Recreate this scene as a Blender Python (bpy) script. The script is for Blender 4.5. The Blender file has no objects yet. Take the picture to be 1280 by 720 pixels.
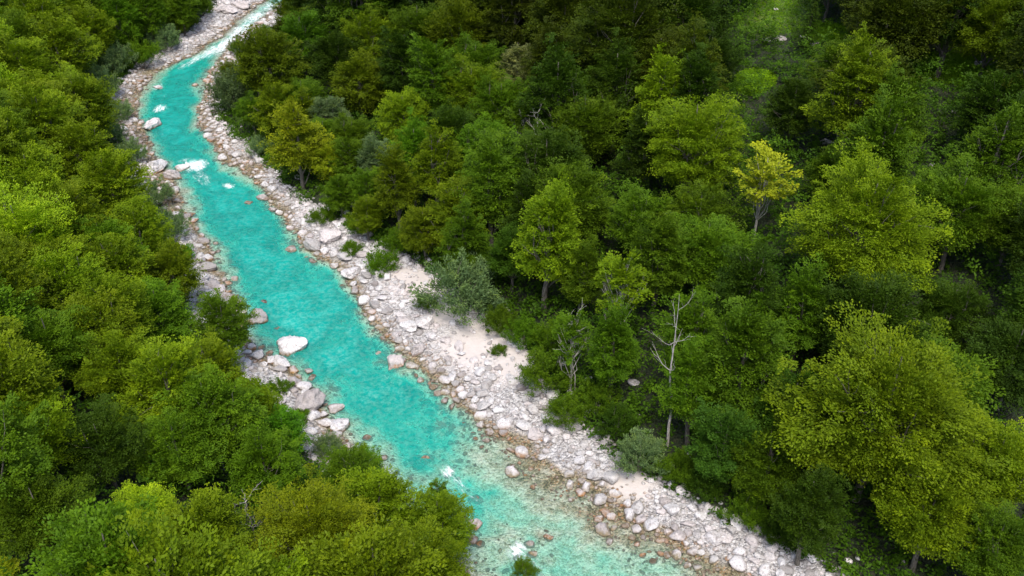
import bpy, math, random
import numpy as np
from mathutils import Vector, Matrix

# ------------------------------------------------------------------ camera, sky, sun, exposure
CAM_H = 60.0
PITCH = math.radians(33.0)
FOC = 1190.0                      # focal length in pixels of a 1280-wide frame
scene = bpy.context.scene
C = scene.collection
cam_d = bpy.data.cameras.new('camera')
cam = bpy.data.objects.new('camera', cam_d)
C.objects.link(cam)
cam.location = (0, 0, CAM_H)
cam.rotation_euler = (math.radians(90) - PITCH, 0, 0)
cam_d.sensor_width = 36.0
cam_d.lens = 36.0 * FOC / 1280.0
cam_d.clip_start = 0.5
cam_d.clip_end = 3000
scene.camera = cam

SUN_EL, SUN_AZ = math.radians(62), math.radians(178)      # azimuth clockwise from +Y: behind the camera
world = bpy.data.worlds.new('World')
scene.world = world
world.use_nodes = True
wn = world.node_tree.nodes
sky = wn.new('ShaderNodeTexSky')
sky.sky_type = 'NISHITA'
sky.sun_disc = False
sky.sun_elevation = SUN_EL
sky.sun_rotation = SUN_AZ
sky.dust_density = 3.0
sky.air_density = 1.0
bgn = wn['Background']
bgn.inputs['Strength'].default_value = 0.15
world.node_tree.links.new(sky.outputs[0], bgn.inputs['Color'])
sun_d = bpy.data.lights.new('sun', 'SUN')
sun_d.energy = 1.7
sun_d.angle = math.radians(22)
sun_d.color = (1.0, 0.95, 0.87)
sun = bpy.data.objects.new('sun', sun_d)
C.objects.link(sun)
sd = Vector((math.sin(SUN_AZ) * math.cos(SUN_EL), math.cos(SUN_AZ) * math.cos(SUN_EL), math.sin(SUN_EL)))
sun.rotation_euler = (-sd).to_track_quat('-Z', 'Y').to_euler()
scene.view_settings.view_transform = 'Standard'
scene.view_settings.look = 'None'
scene.view_settings.exposure = 0.86
scene.view_settings.gamma = 1.0
scene.view_settings.use_curve_mapping = False
scene.cycles.max_bounces = 6
scene.cycles.transparent_max_bounces = 8
scene.cycles.use_denoising = True

rng = np.random.default_rng(7)
random.seed(7)

# ------------------------------------------------------------------ projection helpers
CP, SP = math.cos(PITCH), math.sin(PITCH)
def ray(px, py):
    x = (px - 640.0) / FOC
    y = (360.0 - py) / FOC
    return np.array([x, CP + y * SP, -SP + y * CP])
def ground(px, py, z=0.0):
    d = ray(px, py)
    t = (z - CAM_H) / d[2]
    return (d[0] * t, d[1] * t)
def project(P):
    P = np.atleast_2d(np.asarray(P, float))
    q = P - np.array([0, 0, CAM_H])
    dep = q[:, 1] * CP - q[:, 2] * SP
    up = q[:, 1] * SP + q[:, 2] * CP
    dep_s = np.where(dep < 1, 1, dep)
    return np.stack([640 + FOC * q[:, 0] / dep_s, 360 - FOC * up / dep_s, dep], 1)

# ------------------------------------------------------------------ noise
def _h(ix, iy, s):
    n = (ix.astype(np.int64) * 374761393 + iy.astype(np.int64) * 668265263 + s * 1442695041) & 0x7fffffff
    n = ((n ^ (n >> 13)) * 1274126177) & 0x7fffffff
    return ((n ^ (n >> 16)) & 0xffff) / 65535.0
def vnoise(x, y, sc, s=0):
    x = np.asarray(x, float) / sc; y = np.asarray(y, float) / sc
    ix = np.floor(x); iy = np.floor(y)
    fx = x - ix; fy = y - iy
    fx = fx * fx * (3 - 2 * fx); fy = fy * fy * (3 - 2 * fy)
    a = _h(ix, iy, s); b = _h(ix + 1, iy, s); c = _h(ix, iy + 1, s); d = _h(ix + 1, iy + 1, s)
    return (a * (1 - fx) + b * fx) * (1 - fy) + (c * (1 - fx) + d * fx) * fy - 0.5
def fbm(x, y, sc, s=0, o=3):
    r = 0; a = 1.0
    for k in range(o):
        r = r + a * vnoise(x, y, sc / 2 ** k, s + k * 17); a *= 0.5
    return r

# ------------------------------------------------------------------ the river's course, read off at water level
WL = [(470,-75),(395,-45),(350,-15),(328,2),(300,22),(270,47),(235,72),(195,88),(178,105),(170,135),(178,160),(188,190),(202,212),(216,232),(226,262),
      (245,285),(262,312),(268,330),(282,352),(294,385),(306,425),(330,447),(352,452),(375,472),(398,497),(404,522),(425,550),
      (445,578),(485,630),(530,690),(580,755),(640,840),(720,960),(840,1150)]
WR = [(560,-70),(470,-38),(400,-12),(352,6),(322,30),(300,46),(280,66),(265,92),(258,112),(250,136),(248,156),(262,172),(278,196),(300,210),(320,222),
      (332,242),(346,268),(372,296),(392,318),(425,335),(444,366),(462,396),(480,416),(498,436),(522,456),(545,478),(568,497),
      (598,522),(628,543),(658,563),(688,584),(722,604),(752,620),(780,640),(808,660),(856,684),(928,722),(1012,772),(1140,850),(1330,980)]
BL = [(455,-95),(370,-60),(320,-30),(278,2),(255,22),(225,45),(190,66),(150,96),(138,120),(140,150),(152,180),(165,215),(185,248),
      (208,285),(226,318),(234,360),(240,400),(272,440),(300,475),(335,505),(368,540),(400,585),(440,640),(490,710),(540,780),
      (600,870),(690,1000),(800,1180)]
BR = [(600,-60),(510,-28),(430,-2),(372,16),(345,40),(322,60),(298,80),(278,96),(270,112),(268,140),(290,160),(318,182),(338,208),
      (368,240),(410,262),(450,290),(500,318),(545,345),(590,385),(625,408),(662,440),(672,470),(696,492),(732,532),(774,576),
      (828,604),(884,634),(944,664),(1036,708),(1125,756),(1240,830),(1420,950)]
def wpoly(pts, z=0.0):
    return np.array([ground(x, y, z) for x, y in pts])
WLw, WRw, BLw, BRw = wpoly(WL), wpoly(WR), wpoly(BL, 0.7), wpoly(BR, 0.9)
def segdist(P, poly):
    best = np.full(len(P), 1e9)
    for i in range(len(poly) - 1):
        a, b = poly[i], poly[i + 1]
        d = b - a; L2 = d @ d
        t = np.clip(((P - a) @ d) / L2, 0, 1)
        q = P - a - t[:, None] * d
        best = np.minimum(best, q[:, 0] ** 2 + q[:, 1] ** 2)
    return np.sqrt(best)
def inside(P, poly):
    x, y = P[:, 0], P[:, 1]
    c = np.zeros(len(P), bool)
    n = len(poly)
    for i in range(n):
        x1, y1 = poly[i]; x2, y2 = poly[(i + 1) % n]
        if y1 == y2: continue
        m = ((y1 > y) != (y2 > y)) & (x < (x2 - x1) * (y - y1) / (y2 - y1) + x1)
        c ^= m
    return c
def chaikin(p, n=2):
    for _ in range(n):
        q = 0.75 * p[:-1] + 0.25 * p[1:]; r = 0.25 * p[:-1] + 0.75 * p[1:]
        p = np.concatenate([p[:1], np.stack([q, r], 1).reshape(-1, 2), p[-1:]])
    return p
def extend(p, top, bot):
    return np.concatenate([[top], p, [bot]])
WPOLY = np.concatenate([WLw, WRw[::-1]])
BPOLY = np.concatenate([BLw, BRw[::-1]])
SAND = [(525,352,5.0),(600,428,6.0),(648,452,4.5),(560,392,3.0),(790,598,3.0),(505,345,3.0)]
SANDw = [(*ground(x, y, 0.8), r) for x, y, r in SAND]
DEEP = [(215,140,9),(200,160,6),(330,290,8),(360,350,8),(400,400,7),(240,80,6),(300,250,7),(250,190,7),(420,430,7),(470,490,6),(555,505,5)]
DEEPw = [(*ground(x, y, 0.0), r) for x, y, r in DEEP]

def terrain(x, y):
    """height, distance outside the water, distance outside the bank, side (-1 left, 1 right)"""
    P = np.stack([np.ravel(x), np.ravel(y)], 1).astype(float)
    P0 = P
    P = P + np.stack([0.9 * fbm(P0[:, 0], P0[:, 1], 3.0, 301, 3), 0.9 * fbm(P0[:, 0], P0[:, 1], 3.0, 401, 3)], 1)
    dl, dr = segdist(P, WLw), segdist(P, WRw)
    dbl, dbr = segdist(P, BLw), segdist(P, BRw)
    iw = inside(P, WPOLY); ib = inside(P, BPOLY)
    side = np.where(dl < dr, -1.0, 1.0)
    dw = np.where(iw, -np.minimum(dl, dr), np.minimum(dl, dr))
    db = np.where(ib | iw, -np.minimum(dbl, dbr), np.where(side < 0, dbl, dbr))
    X, Y = P0[:, 0], P0[:, 1]
    n1 = fbm(X, Y, 9, 3); n2 = fbm(X, Y, 2.2, 11, 2); nb = fbm(X, Y, 40, 5, 3)
    # river bed
    dd = np.clip(-dw, 0, None)
    shelf = np.where(side < 0, 1.1, np.where(Y > 115, 1.0, 2.3)) * np.clip(1 + 0.9 * fbm(X, Y, 7, 61, 2), 0.3, 1.9)
    tt = np.clip((dd - shelf) / 5.5, 0, 1); depth = 0.075 * np.minimum(dd, 3) + 0.95 * tt * tt * (3 - 2 * tt)
    for (cx, cy, r) in DEEPw:
        depth = depth + 0.9 * np.exp(-((X - cx) ** 2 + (Y - cy) ** 2) / r ** 2) * np.clip(-dw / 2.5, 0, 1)
    low = np.clip((88 - Y) / 25.0, 0, 1)                                   # shallower towards the lower reach
    depth = depth * (1 - 0.64 * low)
    depth = depth * np.clip(1 + 0.6 * n1 + 0.6 * n2 + 0.5 * vnoise(X, Y, 0.8, 55), 0.12, 2)
    bank = np.clip(dw, 0, None)
    zb = np.where(Y > 110, np.where((side < 0) & (Y < 165), 0.42, 0.7), 1.05) * (1 - np.exp(-bank * 0.17)) + 0.18 * n2 * np.clip(bank, 0, 1) + 0.25 * n1 * np.clip(bank / 2, 0, 1)
    d = np.clip(db, 0, None)
    sl = np.where(side < 0, 0.42, 0.235)
    rise = sl * (d - 3.0 * (1 - np.exp(-d / 3.0)))
    rise = np.where(side < 0, np.where(rise > 26, 26 + (rise - 26) * 0.75, rise), rise)
    rise = rise + np.clip(d / 25, 0, 1) * nb * np.where(side < 0, 5.0, 7.0) + 0.5 * np.clip(d / 8, 0, 1) * n1
    z = np.where(dw < 0, -depth, zb + rise)
    return z, dw, db, side

def H1(x, y):
    return float(terrain([x], [y])[0][0])
def on_ground(px, py):
    """first point of the terrain that a look through this spot of the picture meets"""
    d = ray(px, py)
    t = np.linspace(25, 400, 900)
    P = np.array([0, 0, CAM_H]) + t[:, None] * d
    z = terrain(P[:, 0], P[:, 1])[0]
    i = np.argmax(P[:, 2] < z)
    return P[i, 0], P[i, 1], z[i]

# ------------------------------------------------------------------ mesh helpers
def mesh_np(name, V, F, mats, face_attr=None, smooth=False, vert_attr=None, midx=None):
    me = bpy.data.meshes.new(name)
    V = np.asarray(V, np.float32); F = np.asarray(F, np.int32)
    nf, k = F.shape
    me.vertices.add(len(V)); me.vertices.foreach_set('co', V.ravel())
    me.loops.add(nf * k); me.loops.foreach_set('vertex_index', F.ravel())
    me.polygons.add(nf)
    me.polygons.foreach_set('loop_start', np.arange(nf, dtype=np.int32) * k)
    me.polygons.foreach_set('loop_total', np.full(nf, k, np.int32))
    if smooth: me.polygons.foreach_set('use_smooth', np.ones(nf, bool))
    if midx is not None: me.polygons.foreach_set('material_index', midx.astype(np.int32))
    for m in (mats if isinstance(mats, (list, tuple)) else [mats]): me.materials.append(m)
    for an, av in (face_attr or {}).items():
        a = me.attributes.new(an, 'FLOAT', 'FACE'); a.data.foreach_set('value', np.asarray(av, np.float32))
    for an, av in (vert_attr or {}).items():
        a = me.attributes.new(an, 'FLOAT', 'POINT'); a.data.foreach_set('value', np.asarray(av, np.float32))
    me.update(); me.validate()
    return me
def link(name, data, parent=None):
    o = bpy.data.objects.new(name, data); C.objects.link(o)
    if parent is not None: o.parent = parent
    return o
def tag(o, label=None, cat=None, group=None, kind=None):
    if label: o['label'] = label
    if cat: o['category'] = cat
    if group: o['group'] = group
    if kind: o['kind'] = kind
    return o

# ------------------------------------------------------------------ material helpers
def new_mat(name):
    m = bpy.data.materials.new(name); m.use_nodes = True
    nt = m.node_tree
    for n in list(nt.nodes): nt.nodes.remove(n)
    out = nt.nodes.new('ShaderNodeOutputMaterial')
    return m, nt, out
def N(nt, t, **kw):
    n = nt.nodes.new(t)
    for k, v in kw.items():
        if k.startswith('i_'): n.inputs[k[2:].replace('_', ' ')].default_value = v
        else: setattr(n, k, v)
    return n
def L(nt, a, b): nt.links.new(a, b)
def math_n(nt, op, a, b=None, clamp=False):
    n = nt.nodes.new('ShaderNodeMath'); n.operation = op; n.use_clamp = clamp
    for i, v in enumerate((a, b)):
        if v is None: continue
        if isinstance(v, (int, float)): n.inputs[i].default_value = v
        else: nt.links.new(v, n.inputs[i])
    return n.outputs[0]
def mixc(nt, f, a, b, mode='MIX'):
    n = nt.nodes.new('ShaderNodeMix'); n.data_type = 'RGBA'; n.blend_type = mode; n.clamp_factor = True
    for s, v in ((n.inputs[0], f), (n.inputs[6], a), (n.inputs[7], b)):
        if isinstance(v, (int, float)): s.default_value = v
        elif isinstance(v, tuple): s.default_value = (*v, 1) if len(v) == 3 else v
        else: nt.links.new(v, s)
    return n.outputs[2]
def ramp(nt, v, stops):
    n = nt.nodes.new('ShaderNodeValToRGB'); cr = n.color_ramp
    while len(cr.elements) < len(stops): cr.elements.new(0.5)
    for e, (p, c) in zip(cr.elements, stops):
        e.position = p; e.color = (*c, 1) if len(c) == 3 else c
    nt.links.new(v, n.inputs[0]); return n.outputs[0]
def maprange(nt, v, a, b, c=0.0, d=1.0, smooth=False):
    n = nt.nodes.new('ShaderNodeMapRange')
    if smooth: n.interpolation_type = 'SMOOTHSTEP'
    nt.links.new(v, n.inputs[0])
    for i, q in enumerate((a, b, c, d)): n.inputs[i + 1].default_value = q
    return n.outputs[0]
def noise(nt, vec, sc, det=4, rough=0.55, dist=0.0):
    n = nt.nodes.new('ShaderNodeTexNoise'); n.inputs['Scale'].default_value = sc
    n.inputs['Detail'].default_value = det; n.inputs['Roughness'].default_value = rough
    n.inputs['Distortion'].default_value = dist
    if vec is not None: nt.links.new(vec, n.inputs['Vector'])
    return n.outputs['Fac']

def leaf_material(name, transl=0.3, rough=0.6, tipw=1.0):
    m, nt, out = new_mat(name)
    oi = N(nt, 'ShaderNodeObjectInfo')
    at = N(nt, 'ShaderNodeAttribute', attribute_name='tint')
    # leaf to leaf and spray to spray variation: duller and darker leaves to fresh yellowish ones
    v = ramp(nt, at.outputs['Fac'], [(0.0, (0.50, 0.60, 0.62)), (0.4, (0.88, 0.93, 0.9)), (0.7, (1.15, 1.13, 0.8)), (1.0, (1.75, 1.58, 0.75))])
    col = mixc(nt, 1.0, oi.outputs['Color'], v, 'MULTIPLY')
    hs = N(nt, 'ShaderNodeHueSaturation')
    L(nt, maprange(nt, oi.outputs['Random'], 0, 1, 0.492, 0.508), hs.inputs['Hue'])
    L(nt, maprange(nt, oi.outputs['Random'], 0, 1, 0.85, 1.15), hs.inputs['Value'])
    L(nt, col, hs.inputs['Color'])
    bs = N(nt, 'ShaderNodeBsdfPrincipled')
    L(nt, hs.outputs[0], bs.inputs['Base Color'])
    bs.inputs['Roughness'].default_value = rough
    bs.inputs['Specular IOR Level'].default_value = 0.12
    tr = N(nt, 'ShaderNodeBsdfTranslucent')
    L(nt, mixc(nt, 1.0, hs.outputs[0], (1.1, 1.25, 0.5), 'MULTIPLY'), tr.inputs['Color'])
    mx = N(nt, 'ShaderNodeMixShader'); mx.inputs[0].default_value = transl
    L(nt, bs.outputs[0], mx.inputs[1]); L(nt, tr.outputs[0], mx.inputs[2])
    L(nt, mx.outputs[0], out.inputs['Surface'])
    return m
M_leaf = leaf_material('broad_leaf')
M_needle = leaf_material('needle', 0.1)
M_fine = leaf_material('willow_leaf', 0.25)

def bark_material(name, c1, c2):
    m, nt, out = new_mat(name)
    tc = N(nt, 'ShaderNodeTexCoord')
    mp = N(nt, 'ShaderNodeMapping'); mp.inputs['Scale'].default_value = (3, 3, 0.8)
    L(nt, tc.outputs['Object'], mp.inputs[0])
    f = noise(nt, mp.outputs[0], 2.5, 5, 0.65)
    bs = N(nt, 'ShaderNodeBsdfPrincipled'); bs.inputs['Roughness'].default_value = 0.9
    L(nt, ramp(nt, f, [(0.35, c1), (0.65, c2)]), bs.inputs['Base Color'])
    bp = N(nt, 'ShaderNodeBump'); bp.inputs['Strength'].default_value = 0.5; bp.inputs['Distance'].default_value = 0.05
    L(nt, f, bp.inputs['Height']); L(nt, bp.outputs[0], bs.inputs['Normal'])
    L(nt, bs.outputs[0], out.inputs['Surface'])
    return m
M_bark = bark_material('bark', (0.06, 0.05, 0.04), (0.2, 0.18, 0.15))
M_palebark = bark_material('pale_bark', (0.22, 0.2, 0.17), (0.5, 0.48, 0.43))
M_deadwood = bark_material('dead_wood', (0.20, 0.18, 0.16), (0.50, 0.47, 0.43))

def ground_material():
    m, nt, out = new_mat('ground')
    geo = N(nt, 'ShaderNodeNewGeometry'); P = geo.outputs['Position']
    sp = N(nt, 'ShaderNodeSeparateXYZ'); L(nt, P, sp.inputs[0]); Z = sp.outputs['Z']
    db = N(nt, 'ShaderNodeAttribute', attribute_name='bank').outputs['Fac']
    sand = N(nt, 'ShaderNodeAttribute', attribute_name='sand').outputs['Fac']
    meadow = N(nt, 'ShaderNodeAttribute', attribute_name='meadow').outputs['Fac']
    # cobbles of the banks and of the bed
    def cob(sc):
        v = N(nt, 'ShaderNodeTexVoronoi', feature='F1'); v.inputs['Scale'].default_value = sc; L(nt, P, v.inputs['Vector'])
        return v.outputs['Color'], v.outputs['Distance']
    c1, d1 = cob(3.2); c2, d2 = cob(7.5)
    s1 = N(nt, 'ShaderNodeSeparateColor'); L(nt, c1, s1.inputs[0])
    s2 = N(nt, 'ShaderNodeSeparateColor'); L(nt, c2, s2.inputs[0])
    r1 = math_n(nt, 'MULTIPLY', math_n(nt, 'ADD', s1.outputs[0], s2.outputs[1]), 0.5)
    dry = ramp(nt, r1, [(0.15, (0.22, 0.205, 0.20)), (0.5, (0.46, 0.44, 0.43)), (0.85, (0.64, 0.62, 0.61))])
    nz = noise(nt, P, 0.55, 4, 0.6)
    wetc = ramp(nt, r1, [(0.1, (0.05, 0.045, 0.02)), (0.35, (0.15, 0.12, 0.055)), (0.55, (0.26, 0.23, 0.13)), (0.7, (0.27, 0.14, 0.04)), (0.9, (0.42, 0.38, 0.28))])
    bed = ramp(nt, math_n(nt, 'ADD', math_n(nt, 'MULTIPLY', r1, 0.38), math_n(nt, 'MULTIPLY', noise(nt, P, 0.8, 7, 0.75), 0.62)), [(0.28, (0.15, 0.15, 0.09)), (0.41, (0.36, 0.37, 0.27)), (0.58, (0.62, 0.63, 0.54))])
    under = mixc(nt, maprange(nt, math_n(nt, 'ADD', Z, math_n(nt, 'MULTIPLY', math_n(nt, 'SUBTRACT', nz, 0.5), 0.35)), -0.15, 0.03, 0, 1, True), bed, wetc)
    stones = mixc(nt, maprange(nt, math_n(nt, 'ADD', Z, math_n(nt, 'MULTIPLY', nz, 0.25)), 0.12, 0.36, 0, 1, True), under, dry)
    sandc = mixc(nt, noise(nt, P, 2.5, 5), (0.47, 0.42, 0.39), (0.60, 0.55, 0.52))
    stones = mixc(nt, sand, stones, sandc)
    lit = noise(nt, P, 1.3, 5, 0.7)
    floor = ramp(nt, lit, [(0.3, (0.018, 0.016, 0.008)), (0.5, (0.02, 0.035, 0.01)), (0.7, (0.05, 0.045, 0.02))])
    md = ramp(nt, noise(nt, P, 0.7, 5, 0.7), [(0.3, (0.16, 0.12, 0.04)), (0.5, (0.10, 0.18, 0.02)), (0.75, (0.15, 0.25, 0.03))])
    floor = mixc(nt, meadow, floor, md)
    f = math_n(nt, 'ADD', db, math_n(nt, 'MULTIPLY', math_n(nt, 'SUBTRACT', noise(nt, P, 0.9, 4), 0.5), 1.6))
    col = mixc(nt, maprange(nt, f, -0.4, 0.8, 0, 1, True), stones, floor)
    bs = N(nt, 'ShaderNodeBsdfPrincipled'); bs.inputs['Roughness'].default_value = 0.85
    L(nt, col, bs.inputs['Base Color'])
    h = math_n(nt, 'ADD', math_n(nt, 'MULTIPLY', d1, -1.0), math_n(nt, 'MULTIPLY', d2, -0.5))
    h = math_n(nt, 'MULTIPLY', h, math_n(nt, 'SUBTRACT', 1.0, math_n(nt, 'MULTIPLY', sand, 0.9)))
    bp = N(nt, 'ShaderNodeBump'); bp.inputs['Strength'].default_value = 1.0; bp.inputs['Distance'].default_value = 0.25
    L(nt, h, bp.inputs['Height']); L(nt, bp.outputs[0], bs.inputs['Normal'])
    L(nt, bs.outputs[0], out.inputs['Surface'])
    return m

def rock_material():
    m, nt, out = new_mat('limestone')
    geo = N(nt, 'ShaderNodeNewGeometry'); P = geo.outputs['Position']
    sp = N(nt, 'ShaderNodeSeparateXYZ'); L(nt, P, sp.inputs[0]); Z = sp.outputs['Z']
    at = N(nt, 'ShaderNodeAttribute', attribute_name='tint').outputs['Fac']
    oi = N(nt, 'ShaderNodeObjectInfo')
    sel = math_n(nt, 'FRACT', math_n(nt, 'ADD', at, oi.outputs['Random']))
    base = ramp(nt, sel, [(0.0, (0.30, 0.28, 0.27)), (0.2, (0.52, 0.50, 0.49)), (0.5, (0.68, 0.66, 0.66)), (0.8, (0.56, 0.51, 0.50)), (1.0, (0.28, 0.25, 0.24))])
    n1 = noise(nt, P, 1.6, 6, 0.7, 0.4)
    n2 = noise(nt, P, 7.0, 5, 0.75)
    col = mixc(nt, maprange(nt, n1, 0.5, 0.68), base, (0.27, 0.24, 0.23))
    col = mixc(nt, maprange(nt, n2, 0.54, 0.66, 0, 0.8), col, (0.13, 0.11, 0.10))  # scattered dark flecks, painted to look like shaded crevices
    rust = ramp(nt, math_n(nt, 'FRACT', math_n(nt, 'MULTIPLY', sel, 3.7)), [(0.0, (0.32, 0.15, 0.04)), (0.25, (0.12, 0.075, 0.03)), (0.5, (0.24, 0.19, 0.10)), (0.75, (0.08, 0.06, 0.03)), (1.0, (0.30, 0.17, 0.05))])
    zz = math_n(nt, 'ADD', Z, math_n(nt, 'MULTIPLY', math_n(nt, 'SUBTRACT', n1, 0.5), 0.7))
    stn = math_n(nt, 'MULTIPLY', math_n(nt, 'SUBTRACT', 1.0, maprange(nt, zz, 0.12, 0.46, 0, 1, True)), maprange(nt, noise(nt, P, 2.6, 4), 0.35, 0.6, 0.45, 1.0))
    col = mixc(nt, stn, col, rust)
    col = mixc(nt, maprange(nt, zz, 0.0, 0.12, 0.8, 0.0, True), col, (0.075, 0.055, 0.035))
    bs = N(nt, 'ShaderNodeBsdfPrincipled')
    L(nt, col, bs.inputs['Base Color'])
    L(nt, maprange(nt, zz, 0.05, 0.3, 0.35, 0.85), bs.inputs['Roughness'])
    bp = N(nt, 'ShaderNodeBump'); bp.inputs['Strength'].default_value = 0.9; bp.inputs['Distance'].default_value = 0.15
    L(nt, math_n(nt, 'ADD', math_n(nt, 'MULTIPLY', n2, 0.6), n1), bp.inputs['Height']); L(nt, bp.outputs[0], bs.inputs['Normal'])
    L(nt, bs.outputs[0], out.inputs['Surface'])
    return m

def water_material():
    m, nt, out = new_mat('river_water')
    geo = N(nt, 'ShaderNodeNewGeometry'); P = geo.outputs['Position']
    dep = N(nt, 'ShaderNodeAttribute', attribute_name='depth').outputs['Fac']
    foam = N(nt, 'ShaderNodeAttribute', attribute_name='foam').outputs['Fac']
    along = N(nt, 'ShaderNodeAttribute', attribute_name='along').outputs['Fac']
    across = N(nt, 'ShaderNodeAttribute', attribute_name='across').outputs['Fac']
    flow = N(nt, 'ShaderNodeCombineXYZ'); L(nt, math_n(nt, 'MULTIPLY', along, 0.7), flow.inputs[0]); L(nt, across, flow.inputs[1])
    # suspended rock flour: the deeper, the more of the light comes back from the water itself
    wob = noise(nt, flow.outputs[0], 0.33, 6, 0.68, 0.3)
    dd = math_n(nt, 'MULTIPLY', dep, maprange(nt, wob, 0.3, 0.7, 0.35, 1.5))
    turb = math_n(nt, 'SUBTRACT', 1.0, math_n(nt, 'EXPONENT', math_n(nt, 'MULTIPLY', dd, -0.80)), True)
    tcol = ramp(nt, dd, [(0.0, (0.50, 0.74, 0.60)), (0.25, (0.27, 0.70, 0.58)), (0.55, (0.010, 0.58, 0.47)), (1.0, (0.0, 0.36, 0.30))])
    fine = noise(nt, P, 1.9, 6, 0.72, 0.3)
    spw = N(nt, 'ShaderNodeSeparateXYZ'); L(nt, P, spw.inputs[0])
    rapid = maprange(nt, spw.outputs['Y'], 75, 125, 0.42, 0.14)  # strength of the pale dabs, highest in the lower reach
    tcol = mixc(nt, math_n(nt, 'MULTIPLY', maprange(nt, fine, 0.42, 0.70), rapid), tcol, (0.34, 0.74, 0.60))  # ripple pattern painted into the water colour as pale dabs
    df = N(nt, 'ShaderNodeBsdfDiffuse'); L(nt, tcol, df.inputs['Color'])
    tp = N(nt, 'ShaderNodeBsdfTransparent')
    L(nt, ramp(nt, dd, [(0.0, (1, 1, 1)), (0.25, (0.68, 0.98, 0.90)), (1.0, (0.08, 0.85, 0.76))]), tp.inputs['Color'])
    b = N(nt, 'ShaderNodeMixShader'); L(nt, turb, b.inputs[0]); L(nt, tp.outputs[0], b.inputs[1]); L(nt, df.outputs[0], b.inputs[2])
    gl = N(nt, 'ShaderNodeBsdfGlossy'); gl.inputs['Roughness'].default_value = 0.12
    bp = N(nt, 'ShaderNodeBump'); bp.inputs['Strength'].default_value = 0.8; bp.inputs['Distance'].default_value = 0.12
    wv = math_n(nt, 'ADD', noise(nt, flow.outputs[0], 2.2, 5, 0.7, 1.0), math_n(nt, 'MULTIPLY', noise(nt, P, 6, 3), 0.3))
    L(nt, wv, bp.inputs['Height']); L(nt, bp.outputs[0], gl.inputs['Normal']); L(nt, bp.outputs[0], df.inputs['Normal'])
    fr = N(nt, 'ShaderNodeFresnel'); fr.inputs['IOR'].default_value = 1.33; L(nt, bp.outputs[0], fr.inputs['Normal'])
    s = N(nt, 'ShaderNodeMixShader'); L(nt, fr.outputs[0], s.inputs[0]); L(nt, b.outputs[0], s.inputs[1]); L(nt, gl.outputs[0], s.inputs[2])
    wf = N(nt, 'ShaderNodeBsdfDiffuse'); wf.inputs['Color'].default_value = (0.86, 0.9, 0.9, 1)
    fl2 = N(nt, 'ShaderNodeCombineXYZ'); L(nt, math_n(nt, 'MULTIPLY', along, 0.8), fl2.inputs[0]); L(nt, math_n(nt, 'MULTIPLY', across, 2.6), fl2.inputs[1])
    fn = math_n(nt, 'ADD', math_n(nt, 'MULTIPLY', noise(nt, fl2.outputs[0], 1.1, 8, 0.8, 1.0), 0.7), math_n(nt, 'MULTIPLY', noise(nt, P, 5.0, 5, 0.8), 0.3))
    fn = math_n(nt, 'ADD', math_n(nt, 'MULTIPLY', math_n(nt, 'SUBTRACT', fn, 0.5), 2.4), 0.42)
    ff = maprange(nt, math_n(nt, 'ADD', math_n(nt, 'SUBTRACT', foam, 1.0), fn), 0.12, 0.60, 0, 0.95, True)
    e = N(nt, 'ShaderNodeMixShader'); L(nt, ff, e.inputs[0]); L(nt, s.outputs[0], e.inputs[1]); L(nt, wf.outputs[0], e.inputs[2])
    L(nt, e.outputs[0], out.inputs['Surface'])
    return m
M_ground, M_rock, M_water = ground_material(), rock_material(), water_material()

# ------------------------------------------------------------------ terrain sheet
def axis(lo, hi, step, far, g=1.22):
    a = list(np.arange(lo, hi + 1e-6, step))
    s = step; x = hi; up = []
    while x < far[1]:
        s = min(s * g, 40); x += s; up.append(x)
    s = step; x = lo; dn = []
    while x > far[0]:
        s = min(s * g, 40); x -= s; dn.append(x)
    return np.array(dn[::-1] + a + up)
gx = axis(-95, 95, 0.45, (-900, 900)); gy = axis(28, 235, 0.45, (-700, 1300))
GX, GY = np.meshgrid(gx, gy)
gz, gdw, gdb, gside = terrain(GX, GY)
nx, ny = len(gx), len(gy)
ii = (np.arange(ny - 1)[:, None] * nx + np.arange(nx - 1)[None, :]).ravel()
F = np.stack([ii, ii + 1, ii + 1 + nx, ii + nx], 1)
def blobmask(x, y, spots):
    r = np.zeros(np.shape(x))
    for (cx, cy, rr) in spots:
        d = np.hypot(x - cx, y - cy) / rr
        r = np.maximum(r, np.clip(1.6 - d * 1.6, 0, 1))
    return r
MEADOW = [(968,20,7.5),(1030,40,3.5),(943,105,3.0),(1178,85,4.5),(975,-10,8),(1040,45,3),(1215,88,3.5)]
MEADw = []
for (px, py, r) in MEADOW:
    x, y, z = on_ground(px, py); MEADw.append((x, y, r))
fx, fy = GX.ravel(), GY.ravel()
sand_v = np.clip(blobmask(fx, fy, SANDw) * 1.3 + fbm(fx, fy, 2, 31) * 0.6 * (blobmask(fx, fy, SANDw) > 0), 0, 1)
ter = link('ground', mesh_np('ground', np.stack([fx, fy, gz], 1), F, M_ground, smooth=True,
      vert_attr={'bank': gdb, 'sand': sand_v, 'meadow': blobmask(fx, fy, MEADw)}))
tag(ter, kind='structure')

# ------------------------------------------------------------------ the river's surface
cen = []
def resample(p, n):
    d = np.r_[0, np.cumsum(np.hypot(*np.diff(p, axis=0).T))]
    t = np.linspace(0, d[-1], n)
    return np.stack([np.interp(t, d, p[:, 0]), np.interp(t, d, p[:, 1])], 1), d[-1]
bx0, bx1 = WPOLY[:, 0].min() - 2, WPOLY[:, 0].max() + 2
by0, by1 = WPOLY[:, 1].min() - 2, WPOLY[:, 1].max() + 2
st = 0.24
wx = np.arange(max(bx0, -90), min(bx1, 60), st); wy = np.arange(max(by0, 12), min(by1, 330), st)
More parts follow.
